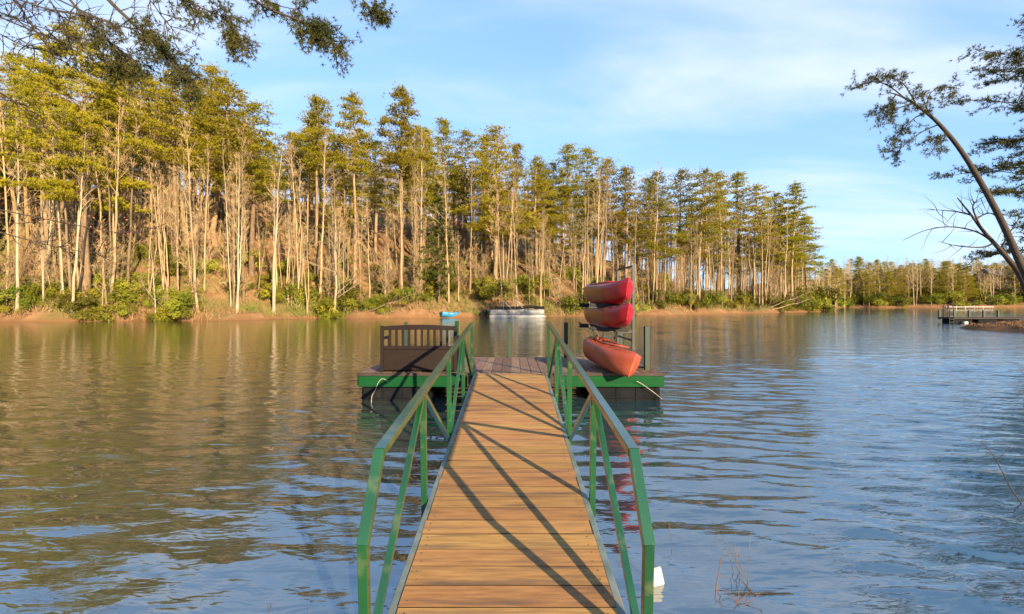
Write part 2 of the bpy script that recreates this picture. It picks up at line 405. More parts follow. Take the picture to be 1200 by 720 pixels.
def ground_material(name, clay, litter1, litter2, moss, zc=0.7):
    m = bpy.data.materials.new(name); m.use_nodes = True
    t = m.node_tree; b = t.nodes['Principled BSDF']; A = t.nodes.new; L = t.links.new
    b.inputs['Roughness'].default_value = 0.95; b.inputs['Specular IOR Level'].default_value = 0.1
    tcn = A('ShaderNodeTexCoord'); sp = A('ShaderNodeSeparateXYZ'); L(tcn.outputs['Object'], sp.inputs[0])
    n1 = A('ShaderNodeTexNoise'); n1.inputs['Scale'].default_value = 0.9; n1.inputs['Detail'].default_value = 8; n1.inputs['Roughness'].default_value = 0.7
    n2 = A('ShaderNodeTexNoise'); n2.inputs['Scale'].default_value = 0.13; n2.inputs['Detail'].default_value = 4
    for n in (n1, n2): L(tcn.outputs['Object'], n.inputs['Vector'])
    a = A('ShaderNodeMix'); a.data_type = 'RGBA'; a.inputs[6].default_value = (*litter1, 1); a.inputs[7].default_value = (*litter2, 1)
    r = A('ShaderNodeMapRange'); r.inputs['From Min'].default_value = 0.35; r.inputs['From Max'].default_value = 0.65
    L(n1.outputs['Fac'], r.inputs['Value']); L(r.outputs[0], a.inputs[0])
    g = A('ShaderNodeMix'); g.data_type = 'RGBA'; g.inputs[7].default_value = (*moss, 1)
    r2 = A('ShaderNodeMapRange'); r2.inputs['From Min'].default_value = 0.52; r2.inputs['From Max'].default_value = 0.66
    L(n2.outputs['Fac'], r2.inputs['Value']); L(r2.outputs[0], g.inputs[0]); L(a.outputs[2], g.inputs[6])
    c = A('ShaderNodeMix'); c.data_type = 'RGBA'; c.inputs[6].default_value = (*clay, 1)
    ad = A('ShaderNodeMath'); ad.operation = 'MULTIPLY_ADD'; ad.inputs[1].default_value = 0.8; L(n1.outputs['Fac'], ad.inputs[0]); L(sp.outputs['Z'], ad.inputs[2])
    r3 = A('ShaderNodeMapRange'); r3.inputs['From Min'].default_value = zc; r3.inputs['From Max'].default_value = zc + 0.5
    L(ad.outputs[0], r3.inputs['Value']); L(r3.outputs[0], c.inputs[0]); L(g.outputs[2], c.inputs[7])
    L(c.outputs[2], b.inputs['Base Color'])
    bp = A('ShaderNodeBump'); bp.inputs['Strength'].default_value = 0.7; bp.inputs['Distance'].default_value = 0.15
    L(n1.outputs['Fac'], bp.inputs['Height']); L(bp.outputs[0], b.inputs['Normal'])
    return m
M['forest_floor'] = ground_material('forest_floor', (0.17, 0.085, 0.036), (0.17, 0.085, 0.04), (0.28, 0.16, 0.08), (0.11, 0.10, 0.03), 0.40)
M['bank'] = ground_material('bank_soil', (0.12, 0.06, 0.03), (0.15, 0.07, 0.03), (0.27, 0.14, 0.065), (0.14, 0.09, 0.035), 0.3)

# ------------------------------------------------------------------ the setting: terrain and lake
SHX = np.array([-150, 0, 150, 250, 300, 400, 500, 640, 700, 800, 850, 900, 940, 960])
SHY = np.array([44.0, 45.8, 45.8, 48, 51.5, 55.5, 57, 59.3, 63, 71, 77.5, 84, 91.6, 99])
def shore_dist(px):
    """depth of the water's edge seen in picture column px"""
    return np.interp(px, SHX, SHY) if px < 962 else np.interp(px, [962, 1000, 1100, 1200, 1300], [160, 172, 170, 166, 160])
MAIN = [((x - CX) / F * y, y) for x, y in zip(SHX, SHY)] + [(61, 112), (66, 140), (85, 162), (120, 173), (152, 170), (178, 166), (200, 160), (300, 130)]
MAIN = [(-220, 10), (-120, 32)] + MAIN
def signed(px, py, line, closing):
    pts = np.array(line, float)
    jx = 0.7 * np.sin(px * 0.43 + py * 0.21) + 0.45 * np.sin(px * 1.07 - py * 0.83 + 1.3)
    jy = 0.7 * np.sin(py * 0.39 - px * 0.31 + 0.7) + 0.4 * np.sin(px * 0.91 + py * 0.77)
    qx, qy = px + jx, py + jy
    best = np.full(px.shape, 1e9)
    for a, b in zip(pts[:-1], pts[1:]):
        d = b - a; t = np.clip(((qx - a[0]) * d[0] + (qy - a[1]) * d[1]) / (d @ d), 0, 1)
        best = np.minimum(best, np.hypot(qx - a[0] - t * d[0], qy - a[1] - t * d[1]))
    ring = np.concatenate([pts, np.array(closing, float)])
    inside = np.zeros(px.shape, bool)
    for a, b in zip(ring, np.roll(ring, -1, 0)):
        c = ((a[1] > qy) != (b[1] > qy)) & (qx < (b[0] - a[0]) * (qy - a[1]) / (b[1] - a[1] + 1e-12) + a[0])
        inside ^= c
    return np.where(inside, best, -best)
def hill_top(x, y):
    h = np.interp(x, [-200, -60, -30, -10, 10, 30, 48, 62, 85, 120, 170, 300], [32, 32, 30, 27, 24, 17, 8, 2.5, 5, 9, 15, 18])
    return h
def main_z(x, y):
    x, y = np.asarray(x, float), np.asarray(y, float)
    d = signed(x, y, MAIN, [(300, 400), (-220, 400)])
    dp = np.maximum(d, 0)
    z = 0.45 * (1 - np.exp(-dp / 0.45)) + hill_top(x, y) * (1 - np.exp(-(dp / 42.0) ** 1.1))
    z += np.clip(dp / 10, 0, 1) * (0.5 * np.sin(x * 0.21 + 1) * np.cos(y * 0.17) + 0.25 * np.sin(x * 0.6 + y * 0.5))
    z += np.clip(dp / 1.0, 0, 1) * 0.10 * np.sin(x * 1.7) * np.sin(y * 1.9 + x)
    return np.where(d > 0, z, np.maximum(d * 0.4, -2.0))
NEAR = [(-90, -40), (-40, -12), (-16, -2.0), (-5, 0.9), (-1.5, 1.6), (0, 1.75), (1.6, 1.7), (3.5, 2.0), (6.5, 4.0), (13, 10.2), (20, 16.6), (26, 21.2), (29.6, 24.6), (31.6, 29.6),
        (32.6, 33.0), (35.2, 35.2), (40, 37.5), (47, 38.5), (60, 44), (110, 70)]
def near_z(x, y):
    x, y = np.asarray(x, float), np.asarray(y, float)
    d = signed(x * 1.0, y * 1.0, NEAR, [(110, -60), (-90, -60)])
    dp = np.maximum(d, 0)
    z = 0.62 * (1 - np.exp(-dp / 1.3)) + 0.05 * np.minimum(dp, 30) + np.clip(dp, 0, 1) * 0.06 * np.sin(x * 1.3) * np.cos(y * 1.1)
    return np.where(d > 0, z, np.maximum(d * 0.35, -1.4))
def grid(xs, ys, fn, name, mat):
    X, Y = np.meshgrid(xs, ys); Z = fn(X, Y)
    n, m = X.shape
    i = np.arange(n - 1)[:, None] * m; j = np.arange(m - 1)[None]
    f = np.stack([i + j, i + j + 1, i + m + j + 1, i + m + j], -1).reshape(-1, 4)
    keep = (Z.ravel()[f] > -1.35).any(1)
    o = MB().add(np.stack([X, Y, Z], -1), f4=f[keep]).build(name, mat, smooth=True)
    return tag(o, kind='structure')
grid(np.arange(-200, 301, 1.5), np.concatenate([np.arange(24, 130, 1.0), np.arange(130, 300, 2.5)]), main_z, 'terrain', M['forest_floor'])
tag(grid(np.concatenate([np.arange(-80, -8, 3.0), np.arange(-8, 60, 0.8), np.arange(60, 110, 4.0)]), np.concatenate([np.arange(-40, -4, 3.0), np.arange(-4, 48, 0.8)]), near_z, 'bank', M['bank']), kind='structure')
def graded(a, b, fine_a, fine_b, d0, d1, grow=1.03):
    """grid lines: spacing d0 between fine_a and fine_b, growing to d1 outside"""
    mid = list(np.arange(fine_a, fine_b, d0)); up, d, v = [], d0, mid[-1]
    while v < b: d = min(d * grow, d1); v += d; up.append(min(v, b))
    dn, d, v = [], d0, fine_a
    while v > a: d = min(d * grow, d1); v -= d; dn.append(max(v, a))
    return np.array(dn[::-1] + mid + up)
def lake():
    rw = np.random.default_rng(21)
    xs = graded(-75, 80, -11, 15, 0.07, 0.5); ys = graded(0.2, 70, 1.6, 12.5, 0.05, 0.32)
    X, Y = np.meshgrid(xs, ys); sp = np.maximum(np.gradient(xs)[None, :] * 0.55, np.gradient(ys)[:, None]) * np.ones_like(X)
    Xw = X + 0.22 * np.sin(0.9 * Y + 0.35 * X) + 0.5 * np.sin(0.23 * X - 0.31 * Y); Yw = Y + 0.10 * np.sin(1.1 * X + 0.4 * Y) + 0.35 * np.sin(0.29 * X + 0.17 * Y + 1)
    def sea(n, l0, l1, ang, spread):
        H = np.zeros_like(X)
        for k in range(n):
            l = l0 * (l1 / l0) ** ((k + rw.uniform(0, 1)) / n); th = ang + rw.normal(0, spread); kk = 2 * math.pi / l
            fade = np.clip((l / sp - 2.0) / 2.0, 0, 1)
            H += fade * (l / (2 * math.pi)) * np.sin(kk * (math.cos(th) * Xw + math.sin(th) * Yw) + rw.uniform(0, 6.28))
        return H / math.sqrt(n / 2)                          # rms slope 1
    wind = np.clip((X + 7) / 13, 0, 1); wind = wind * wind * (3 - 2 * wind)
    gust = 0.8 + 0.35 * np.sin(0.31 * X + 0.12 * Y) * np.sin(0.23 * Y - 0.1 * X + 1) + 0.2 * np.sin(0.9 * X - 0.4 * Y) * np.sin(0.7 * Y + 0.5)
    Z = sea(44, 0.17, 0.62, R(75), 0.20) * (0.034 + 0.085 * wind) * gust + sea(16, 0.6, 1.6, R(80), 0.35) * (0.012 + 0.006 * wind) + sea(22, 0.30, 1.2, R(115), 0.6) * (0.030 - 0.010 * wind)
    edge = np.minimum.reduce([(X - xs[0]) / 6, (xs[-1] - X) / 6, (Y - ys[0]) / 0.8, (ys[-1] - Y) / 6]); Z *= np.clip(edge, 0, 1)
    n, m = X.shape; i = np.arange(n - 1)[:, None] * m; j = np.arange(m - 1)[None]
    mb = MB().add(np.stack([X, Y, Z], -1), f4=np.stack([i + j, i + j + 1, i + m + j + 1, i + m + j], -1).reshape(-1, 4))
    a, b, c, d = xs[0], xs[-1], ys[0], ys[-1]
    for x0, x1, y0, y1 in ((-600, a, -120, 700), (b, 900, -120, 700), (a, b, -120, c), (a, b, d, 700)):
        mb.quads([[(x0, y0, 0), (x1, y0, 0), (x1, y1, 0), (x0, y1, 0)]])
    return mb
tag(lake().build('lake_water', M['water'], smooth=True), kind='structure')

# ------------------------------------------------------------------ tree prototypes (mesh data shared by all copies)
def wobble(p0, d, length, n, amp, droop=0.0):
    pts = [np.array(p0, float)]; d = unit(np.array(d, float))
    for k in range(n):
        d = unit(d + rng.normal(size=3) * amp + np.array([0, 0, droop]))
        pts.append(pts[-1] + d * length / n)
    return np.array(pts), d

def pine_proto(H=28.0, crown0=0.52, spread=4.4, nb=46, rb=0.30, flat=0.36, tuft=16, top_round=0.55, mat='needle', needle=(0.31, 0.038), bark='pine_bark', K=9, droop=0.03):
    tr, cr = MB(), MB()
    n = 12
    zz = np.linspace(0, H, n)
    path = np.stack([np.cumsum(rng.normal(0, 0.10, n)), np.cumsum(rng.normal(0, 0.10, n)), zz], 1); path[0, :2] = 0
    rad = rb * (1 - (zz / H) ** 1.2) * 0.92 + 0.03; rad[0] *= 1.25
    tr.tube(path, rad, 8)
    at = lambda z: np.array([np.interp(z, zz, path[:, 0]), np.interp(z, zz, path[:, 1]), z])
    tp, td = [], []
    az = rng.uniform(0, 6.28)
    for k in range(nb):
        t = (k + rng.uniform(0, 1)) / nb
        z = H * (crown0 + (0.985 - crown0) * t)
        az += 2.4 + rng.normal(0, 0.35)
        L = spread * (max(0.04, 1 - t) ** top_round) * rng.uniform(0.55, 1.15) * (0.55 + 0.45 * min(1, t / 0.18))
        el = -0.08 + 0.75 * t ** 1.6 + rng.normal(0, 0.10)
        d = np.array([math.cos(az) * math.cos(el), math.sin(az) * math.cos(el), math.sin(el)])
        pts, de = wobble(at(z), d, L, 5, 0.10, droop)
        tr.tube(pts, np.linspace(0.075 * (0.4 + L / spread), 0.015, 6), 4)
        nc = max(3, int(L * 2.1))
        for c in range(nc):
            s = rng.uniform(0.45, 1.0) if c else 1.0
            q = np.array([np.interp(s * 5, np.arange(6), pts[:, a]) for a in range(3)])
            off = rng.normal(size=3) * np.array([0.5, 0.5, 0.16]) * (0.4 + 0.28 * L)
            q2 = q + off
            tr.tube([q, q2], [0.022, 0.01], 3)
            cs = rng.uniform(0.28, 0.62)
            m = int(tuft * (0.6 + cs))
            tp.append(q2 + rng.normal(size=(m, 3)) * np.array([cs, cs, cs * flat])); td.append(np.tile(unit(d * 0.5 + np.array([0, 0, 0.7])), (m, 1)))
    tip = at(H * 0.985)
    tp.append(tip + rng.normal(size=(14, 3)) * 0.3); td.append(np.tile([0, 0, 1.0], (14, 1)))
    # a few dead stubs below the crown
    for k in range(9):
        z = H * rng.uniform(0.25, crown0); a = rng.uniform(0, 6.28)
        pts, _ = wobble(at(z), (math.cos(a), math.sin(a), -0.1), rng.uniform(0.6, 2.2), 3, 0.15)
        tr.tube(pts, [0.035, 0.025, 0.018, 0.008], 3)
    cr.tufts(np.concatenate(tp), np.concatenate(td), K, needle[0], needle[1], 0.85)
    return H, tr.mesh('pine_trunk', M[bark], True), cr.mesh('pine_crown', M[mat])

def bare_proto(H=20.0, rb=0.15, first=0.35, nb=20, up=1.15, spread=0.20, bark='grey_bark', stems=1, twig_n=7, tw=0.012, leanout=0.0):
    tr, cr = MB(), MB()
    A0, A1, RR = [], [], []
    for sidx in range(stems):
        n = 11; zz = np.linspace(0, 1, n); h = H * (1 if sidx == 0 else rng.uniform(0.7, 0.95))
        a0 = rng.uniform(0, 6.28); lean = leanout + (0.05 if stems > 1 else 0.02)
        drift = np.cumsum(rng.normal(0, 0.012 * h / 3, (n, 2)), 0); drift -= drift[0]
        path = np.stack([math.cos(a0) * (0.12 * (stems > 1) + lean * h * zz) + drift[:, 0], math.sin(a0) * (0.12 * (stems > 1) + lean * h * zz) + drift[:, 1], h * zz], 1)
        rad = rb * (1 - zz) ** 0.85 * 0.95 + 0.012; rad[0] *= 1.3
        tr.tube(path, rad, 7)
        for k in range(nb):
            t = first + (1 - first) * (k + rng.uniform(0, 1)) / nb
            p = np.array([np.interp(t, zz, path[:, a]) for a in range(3)])
            az = rng.uniform(0, 6.28); el = up * rng.uniform(0.55, 1.1) if t < 0.9 else 1.2
            L = h * spread * (1.15 - t) ** 0.6 * rng.uniform(0.6, 1.3)
            pts, de = wobble(p, (math.cos(az) * math.cos(el), math.sin(az) * math.cos(el), math.sin(el)), L, 5, 0.13, 0.05)
            r0 = min(0.45 * np.interp(t, zz, rad), 0.07)
            tr.tube(pts, np.linspace(r0, 0.010, 6), 4)
            for c in range(5):
                s = rng.uniform(0.25, 0.98)
                q = np.array([np.interp(s * 5, np.arange(6), pts[:, a]) for a in range(3)])
                d2 = unit(de + rng.normal(size=3) * 0.55 + np.array([0, 0, 0.15])); L2 = L * rng.uniform(0.25, 0.5)
                q2 = q + d2 * L2
                cr.tube(np.array([q, (q + q2) / 2 + rng.normal(size=3) * 0.05 * L2, q2]), [r0 * 0.45, r0 * 0.3, 0.006], 3)
                m = twig_n; s3 = rng.uniform(0.15, 1.0, (m, 1))
                b0 = q + d2 * L2 * s3
                d3 = unit(d2 + rng.normal(size=(m, 3)) * 0.6 + np.array([0, 0, 0.1])); l3 = L2 * rng.uniform(0.25, 0.6, (m, 1))
                A0.append(b0); A1.append(b0 + d3 * l3); RR.append(np.full(m, tw))
    cr.twigs(np.concatenate(A0), np.concatenate(A1), np.concatenate(RR))
    return H, tr.mesh('bare_trunk', M[bark], True), cr.mesh('bare_crown', M['twig'])

def shrub_proto(rx=1.6, h=2.0, n=1500, leaf=(0.26, 0.11), mat='laurel'):
    st, fo = MB(), MB()
    for k in range(7):
        a = rng.uniform(0, 6.28)
        pts, _ = wobble((0, 0, 0), (0.5 * math.cos(a), 0.5 * math.sin(a), 1), h * 0.9, 4, 0.2)
        st.tube(pts, [0.035, 0.03, 0.024, 0.018, 0.01], 4)
    cen = rng.normal(size=(18, 3)) * np.array([rx * 0.5, rx * 0.5, h * 0.20]) + np.array([0, 0, h * 0.55])
    p = cen[rng.integers(0, 18, n)] + unit(rng.normal(size=(n, 3))) * rng.uniform(0.3, 1.0, (n, 1)) ** 0.5 * np.array([rx * 0.34, rx * 0.34, h * 0.24])
    p[:, 2] = np.abs(p[:, 2])
    nrm = unit(p - np.array([0, 0, h * 0.35]) + rng.normal(size=(n, 3)) * 0.7)
    fo.leaves(p, nrm, *leaf)
    return h, st.mesh('shrub_stem', M['twig']), fo.mesh('shrub_crown', M[mat])

def hemlock_proto(H=14.0, spread=2.6):
    tr, cr = MB(), MB()
    tr.tube([(0, 0, 0), (0.05, 0, H * 0.5), (0, 0.05, H)], [0.16, 0.10, 0.02], 7)
    tp, td = [], []
    az = 0
    for k in range(60):
        t = k / 60; z = H * (0.16 + 0.82 * t); az += 2.4 + rng.normal(0, 0.3)
        L = spread * (1 - t) ** 0.8 * rng.uniform(0.6, 1.1) + 0.25
        pts, _ = wobble((0, 0, z), (math.cos(az), math.sin(az), 0.08), L, 4, 0.07, -0.05)
        tr.tube(pts, np.linspace(0.03, 0.008, 5), 3)
        m = int(14 + 16 * L)
        s = rng.uniform(0.15, 1, m); q = np.stack([np.interp(s * 4, np.arange(5), pts[:, a]) for a in range(3)], 1)
        tp.append(q + rng.normal(size=(m, 3)) * np.array([0.22, 0.22, 0.06]) * (0.4 + L * 0.4)); td.append(np.tile(unit(np.array([math.cos(az), math.sin(az), -0.1])), (m, 1)))
    cr.tufts(np.concatenate(tp), np.concatenate(td), 6, 0.26, 0.04, 0.7)
    return H, tr.mesh('hemlock_trunk', M['pine_bark'], True), cr.mesh('hemlock_crown', M['needle_dark'])

PINE = [pine_proto(28, 0.44, 4.8, 38), pine_proto(28, 0.34, 5.2, 46, top_round=0.6), pine_proto(28, 0.52, 4.4, 34, top_round=0.55),
        pine_proto(28, 0.40, 4.4, 40, top_round=0.8), pine_proto(28, 0.58, 3.9, 28, top_round=0.55), pine_proto(28, 0.28, 4.4, 50, top_round=0.8)]
TALLPINE = [pine_proto(29, 0.56, 3.9, 34, top_round=0.42, flat=0.36, tuft=26), pine_proto(29, 0.60, 3.3, 28, top_round=0.40, flat=0.4, tuft=26)]
BIGPINE = pine_proto(30, 0.36, 6.6, 62, rb=0.42, flat=0.26, tuft=26, top_round=0.42)
TIERPINE = pine_proto(27, 0.40, 4.6, 44, flat=0.2, tuft=22, top_round=0.62, droop=0.0)
BARE = [bare_proto(20, 0.14, 0.50, 15, 1.15, 0.17, twig_n=7), bare_proto(22, 0.12, 0.58, 13, 1.25, 0.14, twig_n=7), bare_proto(18, 0.11, 0.45, 16, 1.0, 0.19, twig_n=7), bare_proto(21, 0.16, 0.52, 16, 1.1, 0.19, twig_n=7),
        bare_proto(16, 0.085, 0.42, 13, 1.2, 0.15, twig_n=7), bare_proto(22, 0.11, 0.6, 12, 1.2, 0.14, stems=2, twig_n=7)]
PALE = [bare_proto(20, 0.15, 0.48, 13, 1.2, 0.14, 'pale_bark', stems=2, twig_n=4), bare_proto(20, 0.14, 0.5, 13, 1.15, 0.15, 'pale_bark', twig_n=4), bare_proto(12, 0.10, 0.15, 16, 0.85, 0.3, 'pale_bark', twig_n=4, leanout=0.05)]
SAPL = [bare_proto(7, 0.05, 0.12, 18, 0.9, 0.30, tw=0.010), bare_proto(6, 0.045, 0.1, 18, 1.0, 0.32, tw=0.010, stems=3)]
SHRUB = [shrub_proto(), shrub_proto(1.9, 2.4, 1900), shrub_proto(1.3, 1.5, 1100), shrub_proto(2.3, 2.1, 2100)]
HEML = hemlock_proto()

def place(kind, proto, x, y, z, sc, label, cat, group, rz=None, tilt=(0, 0), sxy=None):
    H, mt, mc = proto
    o = thing(kind, label, cat, (x, y, z), (tilt[0], tilt[1], rng.uniform(0, 6.28) if rz is None else rz), group,
              (sc if sxy is None else (sxy, sxy, sc)))
    link('stem' if cat == 'shrub' else 'trunk', mt, o)
    link('crown', mc, o)
    return o

SKX = np.array([-150, 0, 30, 60, 100, 130, 150, 200, 250, 290, 305, 325, 345, 370, 390, 415, 440, 470, 500, 520, 545, 580, 610, 640, 665, 690, 720, 760, 800, 850, 880, 900, 930, 950, 962])
SKY = np.array([60, 60, 50, 42, 45, 55, 70, 88, 85, 100, 150, 175, 135, 115, 145, 115, 145, 110, 140, 145, 150, 150, 172, 178, 172, 172, 187, 187, 197, 202, 207, 228, 217, 245, 320])
sky_at = lambda px: float(np.interp(px, SKX, SKY))
def spot(px, back):
    Y = float(shore_dist(px)) + back; X = (px - CX) / F * Y
    return X, Y, float(main_z(np.array([X]), np.array([Y]))[0]) - 0.08
def tree_at(kind, proto, px, back, ytop, label, cat, group, hmin=0, hmax=99, tilt=(0, 0), thick=1.0, rz=None):
    X, Y, Z = spot(px, back)
    h = CH + (HY - ytop) / F * Y - Z
    h = min(max(h, hmin), hmax)
    s = h / proto[0]
    return place(kind, proto, X, Y, Z, s, label, cat, group, rz, tilt, sxy=max(0.6, min(1.25, s)) * thick)

# notable trees
tree_at('pine_tree', BIGPINE, 100, 3.0, 40, 'broad pine with wide tiers of bright needles and a thick pale trunk by the water', 'tree', None, rz=0.6)
tree_at('pine_tree', TALLPINE[0], 470, 5.0, 108, 'tallest pine of the wooded shore, clumped round crown on a bare dark trunk', 'tree', None, rz=2.0)
tree_at('pine_tree', TALLPINE[1], 415, 6.0, 112, 'slender pine with a small tuft crown, beside the tallest pine of the shore', 'tree', None)
tree_at('pine_tree', TALLPINE[1], 371, 7.0, 113, 'slim pine with a round top, next to the gap of pale bare trees', 'tree', None, rz=1.0)
tree_at('pine_tree', TIERPINE, 929, 4.0, 214, 'lone pine with layered branches at the tip of the wooded point', 'tree', None, rz=1.2)
tree_at('hemlock_tree', HEML, 514, 2.5, 212, 'small dark hemlock with drooping tiers of needles among the bare trunks', 'tree', None)
tree_at('bare_tree', PALE[0], 277, 0.5, 190, 'pale twin-stemmed bare tree on the sandy edge of the shore', 'tree', None, rz=0.2)
tree_at('bare_tree', PALE[0], 320, 1.2, 165, 'tall pale bare tree with two close white stems behind the sandy spit', 'tree', None, rz=1.9)
tree_at('bare_tree', PALE[2], 183, 0.2, 285, 'short pale bare tree with spreading boughs at the waterline', 'tree', None)
tree_at('bare_tree', PALE[2], 393, 0.3, 245, 'pale bare tree with many low spreading boughs leaning over the water', 'tree', None, thick=1.4)
tree_at('bare_tree', PALE[1], 84, 0.3, 150, 'pale slim tree leaning in front of the broad pine trunk', 'tree', None, tilt=(0, -0.08))
tree_at('bare_tree', PALE[1], 20, 0.8, 130, 'straight pale trunk rising from the water edge past the broad pine', 'tree', None)
tree_at('bare_tree', BARE[4], 128, 0.1, 255, 'thin leaning bare tree at the waterline under the broad pine', 'tree', None, tilt=(0, -0.10))

# skyline pines and fill
PL = 'tall pine with a bare trunk and yellow-green crown in the mixed wood across the lake'
BL = 'leafless grey-brown tree with upswept twigs in the wood across the lake'
WL = 'pale-barked leafless tree near the edge of the wood across the lake'
UL = 'thin leafless sapling in the undergrowth along the wooded shore'
LL = 'leafy evergreen shrub in the undergrowth along the wooded shore'
def where(px, b):
    sec = [(55, 'beyond the broad pine'), (230, 'around the broad pine'), (345, 'behind the sandy spit'), (505, 'around the tallest pine'), (570, 'behind the blue boat'),
           (655, 'behind the white pontoon boat'), (860, 'between pontoon boat and point'), (2000, 'on the wooded point')]
    dep = 'at the water edge' if b < 3 else ('up the bank' if b < 12 else 'high on the slope')
    return dep + ' ' + next(t for lim, t in sec if px < lim)
PADJ = ['even-crowned', 'deep-crowned', 'high-crowned', 'narrow', 'tuft-topped', 'low-branched']
BADJ = ['upright', 'slender', 'bushy', 'spreading', 'small', 'twin-stemmed']
SADJ = ['rounded', 'tall', 'low', 'broad']
PG, BG, WG, UG, LG = 'pines of the wood across the lake', 'leafless trees of the wood across the lake', 'pale trees of the wood across the lake', 'saplings along the wooded shore', 'evergreen shrubs along the wooded shore'
for px, top in [(-60, 60), (-25, 70), (12, 66), (45, 95), (150, 66), (178, 90), (205, 86), (228, 95), (252, 82), (276, 92), (295, 118), (345, 150), (392, 165), (440, 165), (497, 150), (522, 140), (545, 152), (566, 162),
                (582, 148), (604, 170), (628, 182), (648, 190), (668, 170), (688, 172), (708, 188), (732, 196), (768, 200), (798, 197), (818, 200), (842, 206), (866, 199), (884, 215), (902, 228), (915, 240), (946, 252)]:
    v = rng.integers(6); b = rng.uniform(4, 20)
    tree_at('pine_tree', PINE[v], px, b, top + rng.uniform(-3, 4), f'{PADJ[v]} skyline pine {where(px, b)}', 'tree', PG, hmin=14, hmax=33, thick=1.4)
for k in range(66):
    px = rng.uniform(-140, 945); b = rng.uniform(8, 42)
    v = rng.integers(6)
    tree_at('pine_tree', PINE[v], px, b, sky_at(px) + rng.uniform(14, 75), f'{PADJ[v]} yellow-green pine {where(px, b)}', 'tree', PG, hmin=12, hmax=30, thick=1.4)
for k in range(262):
    px = rng.uniform(-140, 955); b = rng.exponential(11) + 0.8
    if k > 215: px = rng.uniform(640, 955)
    v = rng.integers(6); b = min(b, 42)
    tree_at('bare_tree', BARE[v], px, b, sky_at(px) + rng.uniform(8, 120) + (12 if px < 700 else 0), f'{BADJ[v]} leafless tan tree {where(px, b)}', 'tree', BG, hmin=8, hmax=25, tilt=tuple(rng.normal(0, 0.03, 2)))
for k in range(18):
    px = rng.uniform(-100, 950)
    v = rng.integers(0, 2); b = rng.uniform(0.4, 8)
    tree_at('bare_tree', PALE[v], px, b, sky_at(px) + rng.uniform(40, 150), f'{("forked", "single-stemmed")[v]} pale-barked leafless tree {where(px, b)}', 'tree', WG, hmin=8, hmax=21, tilt=tuple(rng.normal(0, 0.05, 2)), thick=0.6)
for k in range(170):
    px = rng.uniform(-120, 960); b = rng.uniform(0.5, 22); X, Y, Z = spot(px, b)
    v = rng.integers(2)
    place('bare_sapling', SAPL[v], X, Y, Z, rng.uniform(0.4, 1.4), f'{("single-stemmed", "clumped")[v]} leafless sapling {where(px, b)}', 'sapling', UG, tilt=tuple(rng.normal(0, 0.12, 2)))
for k in range(285):
    px = rng.uniform(-140, 962); b = 0.4 + rng.exponential(6.5 if px > 450 else 4.0); b = min(b, 26); X, Y, Z = spot(px, b)
    sc = rng.uniform(0.35, 1.15) * (1.15 if px > 560 else 1.0)
    if (235 < px < 345 and b < 3) or (505 < px < 655 and b < 3.2): continue
    v = rng.integers(4)
    place('evergreen_shrub', SHRUB[v], X, Y, Z, sc, f'{SADJ[v]} leafy evergreen shrub {where(px, b)}', 'shrub', LG)
# fallen and leaning trunks at the point
for px, b, hh, t in [(893, 0.6, 9, (0.2, 1.15)), (905, 0.3, 8, (-0.15, 1.3)), (640, 0.4, 7, (0.3, -1.1)), (432, 0.2, 6, (0.2, 1.2))]:
    X, Y, Z = spot(px, b)
    place('fallen_tree', BARE[4], X, Y, Z + 0.15, hh / 16, 'leafless tree fallen across the bank of the wooded shore', 'fallen tree', 'fallen trees on the wooded shore', rz=0, tilt=t, sxy=0.9)

# the wood further back reads as one mass of trunks and twigs
def woods(n, px0, px1, b0, b1, topf, hmin, hmax, label, sp=0.2):
    bw = MB()
    for k in range(n):
        px = rng.uniform(px0, px1); b = rng.uniform(b0, b1)
        X, Y, Z = spot(px, b)
        h = min(max(CH + (HY - topf(px)) / F * Y - Z, hmin), hmax)
        a = rng.normal(0, 0.04, 2) * h
        base = np.array([X, Y, Z]); top = base + np.array([a[0], a[1], h]); r = 0.07 + 0.006 * h
        bw.tube([base, (base * 0.5 + top * 0.5) + rng.normal(0, 0.2, 3), top], [r, r * 0.65, 0.02], 5)
        m = 46; s = rng.uniform(0.3, 1.0, (m, 1)); q = base + (top - base) * s
        d = unit(rng.normal(size=(m, 3)) * np.array([1, 1, 0.3]) + np.array([0, 0, 0.9])); l = h * sp * (1.2 - s) * rng.uniform(0.5, 1.2, (m, 1))
        e = q + d * l
        bw.twigs(q, e, 0.03)
        for rep in range(2):
            s2 = rng.uniform(0.3, 1, (m, 1)); b0_ = q + (e - q) * s2
            bw.twigs(b0_, b0_ + unit(d + rng.normal(size=(m, 3)) * 0.6) * l * rng.uniform(0.3, 0.6, (m, 1)), 0.016)
    return tag(bw.build('distant_woods', M['twig']), label, 'woods', kind='stuff')
woods(760, -150, 950, 9, 90, lambda px: sky_at(px) + rng.uniform(12, 95), 6, 22, 'mass of bare tan trunks and twigs deep in the wood')
woods(330, 958, 1290, 2, 60, lambda px: 301 + rng.uniform(0, 24), 6, 15, 'mass of bare tan trees covering the distant low hill', 0.34)

